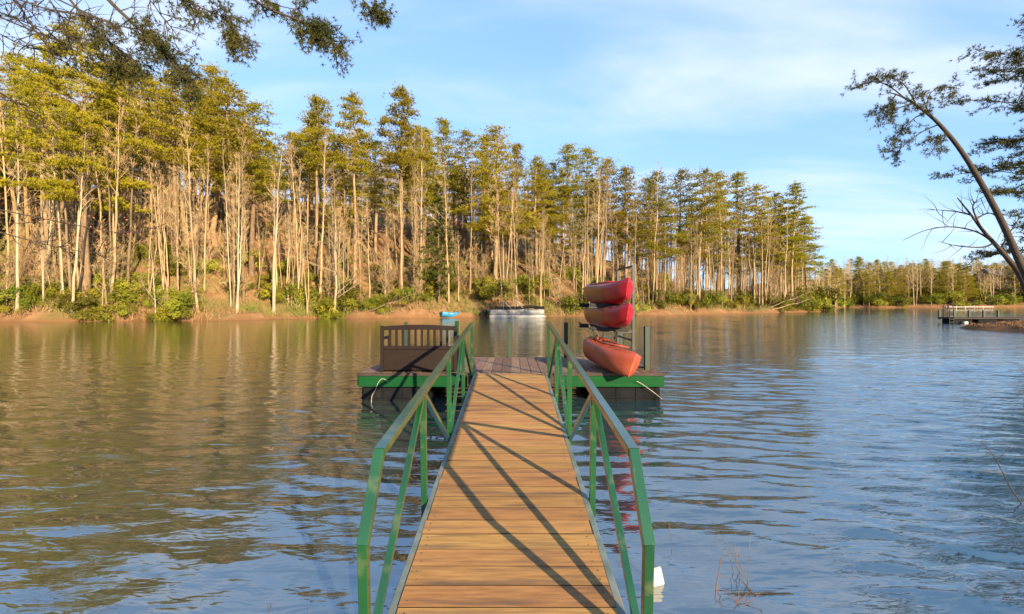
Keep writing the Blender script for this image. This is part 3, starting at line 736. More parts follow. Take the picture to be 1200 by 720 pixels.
# low brush and leaf litter
br = MB(); pb, db = [], []
for k in range(9000):
    px = rng.uniform(-150, 962); b = rng.exponential(9) + 0.1
    if b > 45: continue
    Y = float(shore_dist(px)) + b; pb.append(((px - CX) / F * Y, Y)); 
pb = np.array(pb); pz = main_z(pb[:, 0], pb[:, 1]); base = np.column_stack([pb, pz])[pz > 0.06]
rep = 9
Q = np.repeat(base, rep, 0) + np.column_stack([rng.normal(0, 0.35, len(base) * rep), rng.normal(0, 0.35, len(base) * rep), np.full(len(base) * rep, -0.05)])
D = unit(rng.normal(size=(len(Q), 3)) * np.array([0.5, 0.5, 0.2]) + np.array([0, 0, 1.0])); Lh = rng.uniform(0.15, 0.95, (len(Q), 1)); sd = unit(np.cross(D, rng.normal(size=D.shape)))
br.tris(np.stack([Q - sd * 0.028, Q + sd * 0.028, Q + D * Lh], 1))
tag(br.build('undergrowth', M['brush']), 'dry tan brush and dead stalks covering the forest floor', 'undergrowth', kind='stuff')

# far shore beyond the open water
def far_where(px, b):
    return ('at the shore' if b < 12 else ('midway up the hill' if b < 35 else 'atop the hill')) + (' past the wooded point' if px < 1030 else (' behind the pale dock' if px < 1145 else ' around the brown house'))
FL, FG = 'small round-headed tree on the distant low hill across the open water', 'trees of the distant low hill'
for k in range(150):
    px = rng.uniform(955, 1290); b = rng.uniform(1.5, 60)
    X, Y, Z = spot(px, b)
    vv = rng.integers(6); pr = PINE[vv] if k % 5 < 4 else BARE[vv]
    top = np.interp(px, [960, 1000, 1050, 1100, 1150, 1200, 1290], [306, 301, 299, 303, 300, 296, 294]) + rng.uniform(0, 30)
    h = min(max(CH + (HY - top) / F * Y - Z, 7), 17)
    if 1150 < px < 1188 and b < 16: continue
    if k % 5 < 4:
        place('pine_tree', pr, X, Y, Z - h * 0.28, h * 1.28 / pr[0], f'{PADJ[vv]} pine {far_where(px, b)} across the open water', 'tree', 'pines of the distant low hill', sxy=0.8)
    else:
        place('bare_tree', pr, X, Y, Z, h / pr[0], f'{BADJ[vv]} leafless tree {far_where(px, b)} across the open water', 'tree', 'leafless trees of the distant low hill', sxy=0.95)
for k in range(150):
    px = rng.uniform(955, 1290); b = rng.uniform(0.3, 30); v = rng.integers(4); X, Y, Z = spot(px, b)
    place('distant_shrub', SHRUB[v], X, Y, Z, rng.uniform(0.9, 2.5), f'{SADJ[v]} shrub {far_where(px, b)} across the open water', 'shrub', 'shrubs of the distant shore')
for px, b, sc in [(944, 1.0, 1.8), (952, 0.8, 1.7), (958, 2.0, 2.0), (936, 0.8, 1.5), (963, 4.0, 2.2), (950, 6, 2.6), (940, 4, 2.2)]:
    Y = float(np.interp(px, SHX, SHY)) + b; X = (px - CX) / F * Y; Z = float(main_z(np.array([X]), np.array([Y]))[0])
    place('evergreen_shrub', SHRUB[rng.integers(4)], X, Y, max(Z, 0) - 0.05, sc, 'large shrub overhanging the water at the tip of the wooded point', 'shrub', 'shrubs at the tip of the wooded point')

# ------------------------------------------------------------------ leaning pine, conifer and dead branch on the bank to the right
def limb_tree(name, label, trunk_px, Ys, radii, bark):
    o = thing(name, label, 'tree')
    pts = np.array([P(x, y, Y) for (x, y), Y in zip(trunk_px, Ys)])
    return o, pts
def spline(pts, n):
    pts = np.asarray(pts, float); t = np.linspace(0, len(pts) - 1, n); r = []
    for a in t:
        i = min(int(a), len(pts) - 2); f = a - i
        p0, p1, p2, p3 = pts[max(i-1, 0)], pts[i], pts[i+1], pts[min(i+2, len(pts)-1)]
        r.append(0.5 * (2*p1 + (p2-p0)*f + (2*p0-5*p1+4*p2-p3)*f*f + (3*p1-p0-3*p2+p3)*f**3))
    return np.array(r)

YB = 17.6
base = P(1238, 395, YB); base[2] = float(near_z(base[:1], base[1:2])[0]) - 0.1
o = thing('leaning_pine', 'tall pine leaning far out over the water, needles only at its bent top', 'tree', base)
L = lambda q: np.asarray(q, float) - base
tr, cr, dead = MB(), MB(), MB()
tp_ = spline([base] + [P(x, y, YB) for x, y in [(1222, 362), (1200, 318), (1175, 262), (1150, 215), (1125, 175), (1100, 145), (1080, 128), (1058, 114), (1040, 108)]], 40)
tr.tube(L(tp_), np.interp(np.linspace(0, 1, 40), [0, 0.1, 0.5, 0.8, 1], [0.19, 0.135, 0.085, 0.045, 0.013]), 9)
tp, td = [], []
def spray(pts_px, Y, r0, ntw, nt, tl, mbw, tps, tds, org, droop=-0.1, jit=0.10, start=0.25):
    c = spline([P(x, y, Y + dy) for x, y, dy in pts_px], 16)
    mbw.tube(c - org, np.linspace(r0, 0.008, 16), 5)
    for k in range(ntw):
        s = rng.uniform(start, 1.0) * 15; q = np.array([np.interp(s, np.arange(16), c[:, a]) for a in range(3)])
        i = min(int(s), 14); d = unit(unit(c[i+1] - c[i]) * 0.7 + rng.normal(size=3) * 0.7 + np.array([0, 0, droop]))
        l = tl * rng.uniform(0.4, 1.2); tw, de = wobble(q, d, l, 4, 0.18, droop * 0.4)
        mbw.tube(tw - org, np.linspace(r0 * 0.3 + 0.003, 0.003, 5), 3)
        if nt:
            m = nt; ss = rng.uniform(0.3, 1.0, m) * 4; qq = np.stack([np.interp(ss, np.arange(5), tw[:, a]) for a in range(3)], 1)
            tps.append(qq + rng.normal(size=(m, 3)) * jit - org); tds.append(np.tile(de, (m, 1)))
for pts in [[(1060, 115, 0), (1040, 100, 0.3), (1020, 96, 0.5), (1000, 105, 0.8)], [(1075, 125, 0), (1060, 100, -0.3), (1045, 92, -0.5), (1030, 88, -0.6)], [(1085, 132, 0), (1090, 110, 0.3), (1105, 102, 0.4), (1122, 104, 0.6)],
            [(1085, 132, 0), (1070, 140, -0.3), (1052, 160, -0.5), (1036, 178, -0.8)], [(1100, 146, 0), (1080, 155, 0.3), (1060, 170, 0.5), (1048, 182, 0.8)], [(1095, 140, 0), (1085, 125, -0.4), (1080, 105, -0.7)],
            [(1108, 155, 0), (1105, 165, -0.3), (1095, 170, -0.6)], [(1050, 111, 0), (1042, 122, 0.2), (1034, 132, 0.3)], [(1070, 122, 0), (1050, 128, -0.4), (1030, 140, -0.8)]]:
    spray(pts, YB, 0.026, 17, 9, 0.6, tr, tp, td, base, droop=-0.02, jit=0.055)
cr.tufts(np.concatenate(tp), np.concatenate(td), 11, 0.14, 0.007, 0.9)
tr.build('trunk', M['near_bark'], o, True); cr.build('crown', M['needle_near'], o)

# dead snag beside it
b2 = P(1232, 372, 19.0); b2[2] = float(near_z(b2[:1], b2[1:2])[0]) - 0.1
o = thing('dead_tree', 'dark leafless snag with long drooping boughs under the leaning pine', 'tree', b2)
tr = MB()
sn = spline([b2] + [P(x, y, 19.0) for x, y in [(1200, 332), (1180, 302), (1165, 285), (1150, 268), (1138, 252), (1122, 232)]], 24)
tr.tube(sn - b2, np.linspace(0.13, 0.02, 24), 7)
for pts in [[(1165, 285, 0), (1145, 272, 0.2), (1115, 266, 0.4), (1085, 270, 0.6), (1058, 282, 0.8)], [(1165, 285, 0), (1150, 290, -0.2), (1120, 288, -0.3), (1100, 283, -0.4)], [(1138, 252, 0), (1120, 248, 0.2), (1095, 246, 0.5)],
            [(1142, 258, 0), (1160, 250, 0.3), (1180, 262, 0.5)], [(1172, 293, 0), (1185, 270, 0.3), (1195, 255, 0.5)], [(1150, 268, 0), (1140, 243, -0.3), (1150, 232, -0.4)]]:
    spray(pts, 19.0, 0.04, 9, 0, 0.9, tr, [], [], b2, droop=-0.05, start=0.1)
tr.build('trunk', M['near_bark'], o, True)

# conifer whose boughs enter the frame
b3 = np.array([24.5, 18.6, 0.0]); b3[2] = float(near_z(b3[:1], b3[1:2])[0]) - 0.1
o = thing('bank_pine', 'dark pine on the bank with long layered boughs reaching past the leaning pine', 'tree', b3)
tr, cr = MB(), MB(); tp, td = [], []
tk = spline([b3, b3 + [0.1, 0, 6], b3 + [0.0, 0.2, 12], b3 + [0.15, 0, 18]], 20); tr.tube(tk - b3, np.linspace(0.28, 0.04, 20), 9)
for k in range(54):
    z = 3.6 + 14.2 * k / 54 + rng.uniform(-0.2, 0.2); az = 2.4 * k
    if k % 2 == 0: az = math.pi + rng.normal(0, 0.6)
    Lb = (5.3 * (1 - (z / 21) ** 2.5) + 0.6) * rng.uniform(0.7, 1.05)
    s0 = np.array([np.interp(z + b3[2], tk[:, 2], tk[:, a]) for a in range(3)])
    pts, _ = wobble(s0, (math.cos(az), math.sin(az), 0.12), Lb, 7, 0.07, 0.01)
    tr.tube(pts - b3, np.linspace(0.05, 0.01, 8), 5)
    for c in range(int(Lb * 4.5)):
        s = rng.uniform(0.3, 1.0) * 7; q = np.array([np.interp(s, np.arange(8), pts[:, a]) for a in range(3)])
        d = unit(np.array([math.cos(az), math.sin(az), 0.0]) * 0.6 + rng.normal(size=3) * np.array([0.8, 0.8, 0.25]))
        tw, de = wobble(q, d, rng.uniform(0.4, 1.1), 3, 0.12, 0.02); tr.tube(tw - b3, [0.014, 0.01, 0.007, 0.004], 3)
        ss = rng.uniform(0.25, 1, 16) * 3; qq = np.stack([np.interp(ss, np.arange(4), tw[:, a]) for a in range(3)], 1)
        tp.append(qq + rng.normal(size=(16, 3)) * np.array([0.12, 0.12, 0.05]) - b3); td.append(np.tile(unit(de + [0, 0, 0.3]), (16, 1)))
cr.tufts(np.concatenate(tp), np.concatenate(td), 10, 0.17, 0.0095, 0.9)
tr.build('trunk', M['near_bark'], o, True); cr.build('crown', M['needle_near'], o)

# brown grass on the point
gp = np.column_stack([rng.uniform(29, 48, 5200), rng.uniform(24, 40, 5200)]); gz = near_z(gp[:, 0], gp[:, 1]); g = np.column_stack([gp, gz])[gz > 0.12]
Q = np.repeat(g, 5, 0) + np.column_stack([rng.normal(0, 0.08, (len(g) * 5, 2)), np.full(len(g) * 5, -0.03)])
D = unit(rng.normal(size=Q.shape) * np.array([0.6, 0.6, 0.1]) + [0, 0, 0.8]); sd = unit(np.cross(D, rng.normal(size=D.shape)))
tag(MB().tris(np.stack([Q - sd * 0.02, Q + sd * 0.02, Q + D * rng.uniform(0.08, 0.28, (len(Q), 1))], 1)).build('grass', M['dry_grass']), 'russet dry grass on the low point', 'grass', kind='stuff')

# ------------------------------------------------------------------ tree overhanging from the left
bt = np.array([-9.5, 3.6, 0.0]); bt[2] = -0.2
o = thing('overhanging_tree', 'tree on the near bank whose dark drooping boughs hang into the sky', 'tree', bt)
tr, cr, lf = MB(), MB(), MB(); tp, td, lp = [], [], []
tk = spline([bt, bt + [0.1, 0.1, 4], bt + [0.3, 0.2, 8], bt + [0.5, 0.3, 12]], 18); tr.tube(tk - bt, np.linspace(0.26, 0.05, 18), 9)
def limb(frm_z, px, Y, r0, r1, n=26):
    s0 = np.array([np.interp(frm_z, tk[:, 2], tk[:, a]) for a in range(3)])
    c = spline([s0] + [P(x, y, Y) for x, y in px], n); tr.tube(c - bt, np.linspace(r0 * 0.62, r1 * 0.8, n), 6); return c
def dress(c, start, ntw, tl, nt, droop, jit=0.035, leafy=0):
    n = len(c)
    for k in range(ntw):
        s = rng.uniform(start, 1.0) * (n - 1); q = np.array([np.interp(s, np.arange(n), c[:, a]) for a in range(3)])
        i = min(int(s), n - 2); d = unit(unit(c[i+1] - c[i]) * 0.6 + rng.normal(size=3) * 0.6 + np.array([0, 0, droop]))
        tw, de = wobble(q, d, tl * rng.uniform(0.4, 1.2), 4, 0.2, droop * 0.3)
        tr.tube(tw - bt, np.linspace(0.008, 0.002, 5), 3)
        for r in range(2):
            e, _ = wobble(tw[rng.integers(1, 4)], unit(de + rng.normal(size=3) * 0.7), tl * 0.4, 2, 0.2); tr.tube(e - bt, [0.004, 0.003, 0.0015], 3)
        if nt:
            ss = rng.uniform(0.3, 1.0, nt) * 4; qq = np.stack([np.interp(ss, np.arange(5), tw[:, a]) for a in range(3)], 1)
            tp.append(qq + rng.normal(size=(nt, 3)) * jit - bt); td.append(np.tile(de, (nt, 1)))
        if leafy:
            ss = rng.uniform(0.2, 1.0, leafy) * 4; lp.append(np.stack([np.interp(ss, np.arange(5), tw[:, a]) for a in range(3)], 1) + rng.normal(size=(leafy, 3)) * 0.03 - bt)
cA = limb(9.0, [(-90, -150), (60, -70), (127, 0), (150, 22), (175, 45), (195, 65), (213, 88), (224, 104)], 6.6, 0.06, 0.010)
cB = limb(8.6, [(-120, -120), (20, -70), (82, 0), (100, 23), (130, 50), (160, 73)], 6.9, 0.045, 0.008)
cC = limb(10.0, [(0, -220), (150, -120), (250, -40), (305, 5), (345, 22), (372, 34), (398, 56)], 6.3, 0.05, 0.006)
cD = limb(10.2, [(0, -260), (180, -170), (340, -80), (400, -25), (425, 0), (443, 18)], 6.2, 0.05, 0.006)
cE = limb(9.6, [(-20, -190), (110, -110), (215, -40), (255, 0), (270, 28), (280, 48)], 6.4, 0.04, 0.006)
dress(cA, 0.60, 60, 0.42, 15, -0.2); dress(cA, 0.4, 16, 0.5, 0, -0.3)
dress(cB, 0.66, 40, 0.40, 11, -0.3); dress(cB, 0.5, 16, 0.5, 0, -0.2)
dress(cC, 0.70, 44, 0.34, 16, -0.35); dress(cD, 0.84, 18, 0.26, 14, -0.3); dress(cE, 0.76, 30, 0.34, 13, -0.35)
for fz, px, Y in [(7.6, [(-120, -20), (-20, 8), (40, 30), (82, 42)], 6.4), (7.2, [(-110, 10), (-20, 32), (30, 55), (62, 60)], 6.8), (8.0, [(-120, -80), (-10, -20), (25, 12), (45, 42)], 6.2), (6.8, [(-120, 60), (-20, 100), (12, 116), (34, 130), (56, 152)], 6.6),
                  (8.4, [(-100, -120), (30, -40), (58, 0), (76, 26), (80, 44)], 7.0), (7.9, [(-120, -50), (0, -8), (60, 12), (110, 20), (140, 34)], 6.0), (8.8, [(-60, -140), (110, -50), (170, -5), (190, 20), (205, 38)], 6.7),
                  (9.1, [(-60, -160), (120, -70), (200, -20), (225, 5), (236, 30)], 6.9)]:
    c = limb(fz, px, Y, 0.028, 0.004, 20); dress(c, 0.4, 26, 0.42, 1, -0.12, leafy=0)
for fz, px, Y in [(4.0, [(-130, 235), (-50, 258), (17, 277), (60, 288), (97, 295), (128, 297)], 6.2), (4.2, [(-130, 225), (-40, 238), (43, 255), (100, 266), (143, 273), (176, 268)], 6.6)]:
    c = limb(fz, px, Y, 0.022, 0.003, 20); dress(c, 0.45, 16, 0.32, 0, 0.1, leafy=4)
for fz, px, Y in [(9.3, [(-60, -150), (60, -70), (175, -18), (228, 6), (262, 20)], 6.5), (9.8, [(-20, -190), (150, -80), (265, -22), (318, 4), (352, 12)], 6.4), (8.2, [(-100, -90), (20, -25), (90, 10), (140, 30), (178, 36)], 6.7), (8.0, [(-120, -40), (0, 20), (70, 48), (120, 70), (150, 84)], 6.8)]:
    c = limb(fz, px, Y, 0.03, 0.005, 22); dress(c, 0.62, 26, 0.34, 13, -0.25)
cr.tufts(np.concatenate(tp), np.concatenate(td), 10, 0.062, 0.0045, 0.9)
lp = np.concatenate(lp); lf.leaves(lp, unit(rng.normal(size=lp.shape)), 0.035, 0.018)
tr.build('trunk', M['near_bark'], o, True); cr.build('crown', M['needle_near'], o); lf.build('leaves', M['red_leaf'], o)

# ------------------------------------------------------------------ gangway
G0 = 1.95; SL = 0.073; GA = math.atan(SL)
g = thing('gangway', 'wooden gangway with green steel railings leading out to the dock', 'gangway', (-0.03, G0, CH - 1.91 + SL * G0), (GA, 0, 0))
gy = lambda Y: (Y - G0) / math.cos(GA)
PW, PITCH, HWD = 0.1775, 0.1865, 0.615
pm = [MB().cbox((-HWD, 0, -0.038), (HWD, PW, 0), 0.0004).mesh('plank', M['plank']) for _ in range(1)][0]
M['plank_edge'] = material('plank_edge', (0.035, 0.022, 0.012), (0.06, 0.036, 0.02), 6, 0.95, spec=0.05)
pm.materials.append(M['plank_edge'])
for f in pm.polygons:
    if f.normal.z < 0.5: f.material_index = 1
nP = int((gy(8.70)) / PITCH)
scr = MB()
for k in range(nP):
    for x in (-0.565, 0.565):
        for f in (0.25, 0.75):
            scr.lathe([(0.0062, -0.002), (0.0062, 0.0012), (0.0001, 0.0014)], 7, 'z', (x + rng.normal(0, 0.006), k * PITCH + PW * f + rng.normal(0, 0.006), 0))
tag(scr.build('screw', material('screw_steel', (0.05, 0.045, 0.04), (0.09, 0.07, 0.05), 9, 0.6), g), kind='stuff')
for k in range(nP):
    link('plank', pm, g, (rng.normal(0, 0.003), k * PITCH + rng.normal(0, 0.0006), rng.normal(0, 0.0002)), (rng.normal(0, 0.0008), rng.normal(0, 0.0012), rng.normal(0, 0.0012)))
nail = MB()
END = nP * PITCH
for s in (-1, 1):
    MB().beam((s * 0.640, 0.0, -0.075), (s * 0.640, END, -0.075), 0.045, 0.14, b=0.08).build('stringer', M['steel'], g)
for k in range(5):
    y = 0.3 + k * (END - 0.6) / 4
    MB().beam((-0.612, y, -0.09), (0.612, y, -0.09), 0.05, 0.09).build('cross_member', M['steel'], g)
YS = [gy(v) for v in (2.36, 3.94, 5.52, 7.10, 8.62)]
RH, TB, RX = 0.905, 0.048, 0.692
for s in (-1, 1):
    x = s * RX
    for i, y in enumerate(YS):
        top = (0.575 if i == 0 else RH - TB / 2 - 0.002)
        b = MB().beam((x, y, -0.14), (x, y, top), TB, TB, up=(0, 1, 0))
        b.build('post', M['green_paint'], g)
    MB().beam((x, gy(2.66), RH), (x, YS[4] + 0.028, RH), TB + 0.012, TB, b=0.06).build('handrail', M['green_paint'], g)
    MB().beam((x, YS[0] - 0.005, 0.56), (x, gy(2.66) + 0.012, RH + 0.006), TB + 0.007, TB + 0.002, up=(0, 1, 0), b=0.06).build('sloped_rail', M['green_paint'], g)
    for a, b_ in ((1, 0), (1, 2), (3, 2), (3, 4)):
        dy = 0.04 if YS[b_] > YS[a] else -0.04
        MB().beam((x, YS[a] + dy, RH - 0.035), (x, YS[b_] - dy, -0.06), TB * 0.84, TB * 0.84, up=(1, 0, 0)).build('brace', M['green_paint'], g)
    MB().beam((s * 0.664, YS[0] - 0.06, -0.11), (s * 0.664, YS[0] + 0.06, -0.11), 0.003, 0.05).build('bracket', M['steel'], g)

# ------------------------------------------------------------------ swim dock
DZ, DY0, DY1, DX0, DX1 = 0.51, 8.74, 11.32, -2.80, 2.76
d = thing('floating_dock', 'floating dock with green skirt boards and plank deck at the end of the gangway', 'dock', (0, DY0, 0))
dk = MB().cbox((-0.0885, 0.0, -0.036), (0.0885, DY1 - DY0, 0), 0.004).mesh('plank', M['dock_plank'])
nd = int((DX1 - DX0) / 0.183)
for k in range(nd):
    link('plank', dk, d, (DX0 + 0.0915 + k * (DX1 - DX0) / nd, rng.normal(0, 0.003), DZ + rng.normal(0, 0.0012)), (0, rng.normal(0, 0.002), 0))
def D_(mb, name, mat): return mb.build(name, M[mat], d)
for xa, xb in ((DX0 - 0.03, -0.80), (0.76, DX1 + 0.03)):
    D_(MB().cbox((xa, -0.05, DZ - 0.045), (xb, -0.004, DZ + 0.012)), 'edge_trim', 'dark_wood')
    D_(MB().cbox((xa + 0.03, -0.042, 0.265), (xb - 0.02, -0.006, DZ - 0.048)), 'skirt_board', 'green_board')
D_(MB().cbox((-0.795, -0.035, 0.30), (0.755, -0.004, DZ - 0.04)), 'skirt_board', 'dark_wood')
for x in (DX0 - 0.028, DX1 + 0.004):
    D_(MB().cbox((x, 0.0, 0.29), (x + 0.024, DY1 - DY0, DZ - 0.04)), 'skirt_board', 'green_board')
D_(MB().cbox((DX0, DY1 - DY0 + 0.003, 0.29), (DX1, DY1 - DY0 + 0.04, DZ - 0.04)), 'skirt_board', 'green_board')
for xa, xb in ((-2.76, -1.55), (1.50, 2.72)):
    for ya in (0.02, 1.55):
        mb = MB().cbox((xa, ya, -0.28), (xb, ya + 0.95, 0.262), 0.03)
        f = D_(mb, 'float', 'float')
        for q in range(4):
            xx = xa + 0.07 + q * (xb - xa - 0.14) / 3
            MB().cbox((xx - 0.028, ya - 0.014, -0.2), (xx + 0.028, ya + 0.002, 0.24), 0.006).build('rib', M['float'], f)
        MB().cbox((xa - 0.006, ya - 0.02, 0.045), (xb + 0.006, ya - 0.002, 0.075), 0.006).build('rim', M['float'], f)
for x, y, h, tk_, mt in [(-2.50, 2.52, 0.84, 0.07, 'green_dark'), (-1.30, 2.52, 0.86, 0.085, 'green_board'), (-0.055, 2.52, 0.83, 0.09, 'green_dark'), (1.27, 2.52, 0.83, 0.09, 'green_dark'), (2.56, 2.50, 0.83, 0.09, 'green_dark'), (2.585, 0.42, 0.84, 0.10, 'green_dark')]:
    p = D_(MB().cbox((x - tk_/2, y - tk_/2, DZ - 0.02), (x + tk_/2, y + tk_/2, DZ + h), 0.006), 'post', mt)
D_(MB().cbox((2.638, 0.385, DZ), (2.70, 0.455, DZ + 0.83), 0.005), 'post_board', 'dark_wood')
D_(MB().cbox((2.20, 0.395, DZ), (2.53, 0.445, DZ + 0.04), 0.005), 'cleat_board', 'dark_wood')

# ropes
def rope(name, label, pts, r=0.005):
    c = spline(pts, 22); b0 = np.array([c[0][0], c[0][1], c[:, 2].min()])
    tag(MB().tube(c, r, 6, True).build(name, M['rope'], smooth=True), label, 'rope')
rope('mooring_rope', 'pale rope tied to the green skirt board below the bench, trailing into the water', [P(455, 447, 8.66), P(448, 444, 8.67), P(443, 449, 8.66), P(440, 457, 8.65), P(436, 464, 8.63), (-2.53, 8.58, -0.05)])
rope('mooring_line', 'thin grey line slanting down from the orange kayak bow to the dock corner', [P(746, 447, 8.62), P(752, 450, 8.64), P(762, 457, 8.66), P(770, 463, 8.66), P(776, 468, 8.6)], 0.005)

# ------------------------------------------------------------------ storage bench
b = thing('storage_bench', 'dark brown storage bench with slatted back, seen from behind on the dock', 'bench', (-1.735, 8.86, DZ + 0.002))
W2 = 0.71
for s in (-1, 1):
    MB().cbox((s * (W2 - 0.03) - 0.03, 0, 0.0), (s * (W2 - 0.03) + 0.03, 0.05, 0.86), 0.008).build('stile', M['bench'], b)
    MB().cbox((s * (W2 - 0.03) - 0.028, 0.055, 0.0), (s * (W2 - 0.03) + 0.028, 0.56, 0.42), 0.006).build('side_panel', M['bench'], b)
    MB().cbox((s * (W2 - 0.03) - 0.03, 0.055, 0.60), (s * (W2 - 0.03) + 0.03, 0.58, 0.645), 0.01).build('armrest', M['bench'], b)
    MB().cbox((s * (W2 - 0.03) - 0.025, 0.52, 0.423), (s * (W2 - 0.03) + 0.025, 0.57, 0.597), 0.006).build('arm_post', M['bench'], b)
MB().cbox((-W2 + 0.062, 0.008, 0.03), (W2 - 0.062, 0.04, 0.42), 0.006).build('back_panel', M['bench'], b)
MB().cbox((-W2 + 0.061, 0.0, 0.422), (W2 - 0.061, 0.048, 0.485), 0.008).build('middle_rail', M['bench'], b)
# arched top rail
mb = MB(); xs = np.linspace(-W2 + 0.061, W2 - 0.061, 17)
arch = 0.775 + 0.012 * np.cos(xs / W2 * 1.57); tp2 = 0.845 + 0.035 * np.cos(xs / W2 * 1.57)
ring = np.stack([np.stack([xs, np.full(17, 0.004), arch], 1), np.stack([xs, np.full(17, 0.004), tp2], 1), np.stack([xs, np.full(17, 0.046), tp2], 1), np.stack([xs, np.full(17, 0.046), arch], 1)], 1)
i = np.arange(16)[:, None] * 4; j = np.arange(4)[None]; j2 = (j + 1) % 4
mb.add(ring.reshape(-1, 3), f4=np.concatenate([np.stack([i + j, i + j2, i + 4 + j2, i + 4 + j], -1).reshape(-1, 4), [[0, 3, 2, 1], [64, 65, 66, 67]]]))
mb.build('top_rail', M['bench'], b)
sm = MB().cbox((-0.022, 0.012, 0.487), (0.022, 0.036, 0.785), 0.004).mesh('slat', M['bench'])
for k in range(10):
    link('slat', sm, b, (-W2 + 0.06 + (k + 1) * (2 * W2 - 0.12) / 11, 0, 0))
MB().cbox((-W2 + 0.062, 0.055, 0.38), (W2 - 0.062, 0.57, 0.43), 0.008).build('seat', M['bench'], b)
MB().cbox((-W2 + 0.062, 0.53, 0.03), (W2 - 0.062, 0.56, 0.375), 0.006).build('front_panel', M['bench'], b)

# ------------------------------------------------------------------ kayak rack and kayaks
RXX = 2.36
r = thing('kayak_rack', 'black steel kayak rack with cantilever arms standing on the dock', 'rack', (RXX, 9.30, DZ + 0.002))
for y in (0.0, 1.35):
    MB().beam((0, y, 0), (0, y, 2.02), 0.055, 0.055, up=(0, 1, 0)).build('upright', M['black_steel'], r)
    MB().beam((-0.55, y, 0.025), (0.20, y, 0.025), 0.05, 0.05, up=(0, 0, 1)).build('foot', M['black_steel'], r)
    for z in (0.74, 1.195):
        a = MB().beam((-0.03, y, z - 0.02), (-0.86, y, z + 0.02), 0.045, 0.045).build('arm', M['black_steel'], r)
        MB().tube([(-0.10, y, z + 0.012), (-0.84, y, z + 0.048)], 0.040, 8, True).build('foam_sleeve', M['rubber'], a)
        MB().beam((-0.83, y, z + 0.02), (-0.86, y, z + 0.12), 0.03, 0.03).build('arm_tip', M['black_steel'], a)
for z in (0.55, 0.70, 2.0):
    MB().beam((0, 0.03, z), (0, 1.32, z + 0.03 * (z > 1)), 0.035, 0.035).build('rail', M['black_steel'], r)
MB().beam((-0.02, 0.05, 0.70), (-0.34, 0.05, 0.76), 0.03, 0.03).build('rail', M['black_steel'], r)
for k, x in enumerate((-0.36, -0.62, -0.80)):
    pts = spline([(x, -0.03, 0.80), (x + 0.03, -0.05, 0.68), (x - 0.01, -0.04, 0.60), (x + 0.04, -0.03, 0.66)], 10)
    MB().tube(pts, 0.012 if k else 0.03, 5, True).build('strap', M['rubber'], r)

def kayak(name, label, mat, loc, rot, Lh=1.45, hw0=0.37, tip=0.13, group=None, rocker=0.17, depth=0.30, full=2.3):
    k = thing(name, label, 'kayak', loc, rot, group)
    n = 41; u = np.linspace(-1, 1, n)
    hw = hw0 * np.maximum(1 - np.abs(u) ** full, 0) ** 0.72 + 0.012
    keel = rocker * np.abs(u) ** 4; sheer = depth + tip * np.abs(u) ** 6
    xl = u * Lh + 0.05 * np.sign(u) * 0
    rows = []
    na, nd_ = 15, 13
    for a, h, kz, sz, uu in zip(xl, hw, keel, sheer, u):
        an = np.linspace(-math.pi / 2, math.pi / 2, na)
        y = h * np.sign(np.sin(an)) * np.abs(np.sin(an)) ** 0.62; z = kz + (sz - kz) * (1 - np.abs(np.cos(an)) ** 0.9)
        hull = np.stack([np.full(na, a + 0.10 * np.sign(uu) * abs(uu) ** 8), y, z], 1)
        hull[:, 0] -= np.sign(uu) * abs(uu) ** 8 * 0.10 * (1 - (z - kz) / max(sz - kz, 1e-3))
        yd = np.linspace(h, -h, nd_)[1:-1]
        zd = sz + 0.10 * (1 - (yd / h) ** 2) * (h / hw0) ** 0.7
        inside = (uu * Lh / 0.50) ** 2 + (yd / 0.235) ** 2 < 1
        zd = np.where(inside, 0.13, zd)
        deck = np.stack([np.full(nd_ - 2, a + 0.10 * np.sign(uu) * abs(uu) ** 8), yd, zd], 1)
        rows.append(np.concatenate([hull, deck]))
    rows = np.array(rows); m = rows.shape[1]
    i = np.arange(n - 1)[:, None] * m; j = np.arange(m)[None]; j2 = (j + 1) % m
    f4 = np.stack([i + j, i + m + j, i + m + j2, i + j2], -1).reshape(-1, 4)
    mb = MB().add(rows.reshape(-1, 3), f4=f4)
    mb.add(rows[0], f3=[(0, q, q + 1) for q in range(1, m - 1)]); mb.add(rows[-1], f3=[(0, q + 1, q) for q in range(1, m - 1)])
    hull = mb.build('hull', mat, k, True)
    ang = np.linspace(0, 2 * math.pi, 33)
    cm = np.stack([0.52 * np.cos(ang), 0.25 * np.sin(ang), depth + 0.10 - 0.10 * (0.25 * np.sin(ang) / hw0) ** 2 + 0.01], 1)
    MB().tube(cm, 0.022, 7).build('coaming', mat, k, True)
    MB().cbox((-0.30, -0.19, 0.135), (0.05, 0.19, 0.20), 0.03).build('seat', M['rubber'], k)
    MB().cbox((-0.36, -0.18, 0.20), (-0.31, 0.18, 0.46), 0.02).build('seat_back', M['rubber'], k)
    for a in (0.58, 0.72):
        yy = np.linspace(-0.8, 0.8, 9); hx = a * Lh; hh = np.interp(hx, xl, hw)
        zz_ = np.interp(hx, xl, sheer) + 0.10 * (1 - yy ** 2) * (hh / hw0) ** 0.7 + 0.008
        MB().tube(np.stack([hx + 0.05 * yy * (1 if a < 0.6 else -1), yy * hh, zz_], 1), 0.006, 5, True).build('deck_cord', M['rubber'], k)
    for s in (-1, 1):
        hx = s * (Lh - 0.16); MB().tube(spline([(hx, -0.035, depth + tip * 0.7), (hx, 0, depth + tip * 0.7 + 0.10), (hx, 0.035, depth + tip * 0.7)], 9), 0.011, 6, True).build('carry_handle', M['rubber'], k)
    return k
YAW = R(-84)
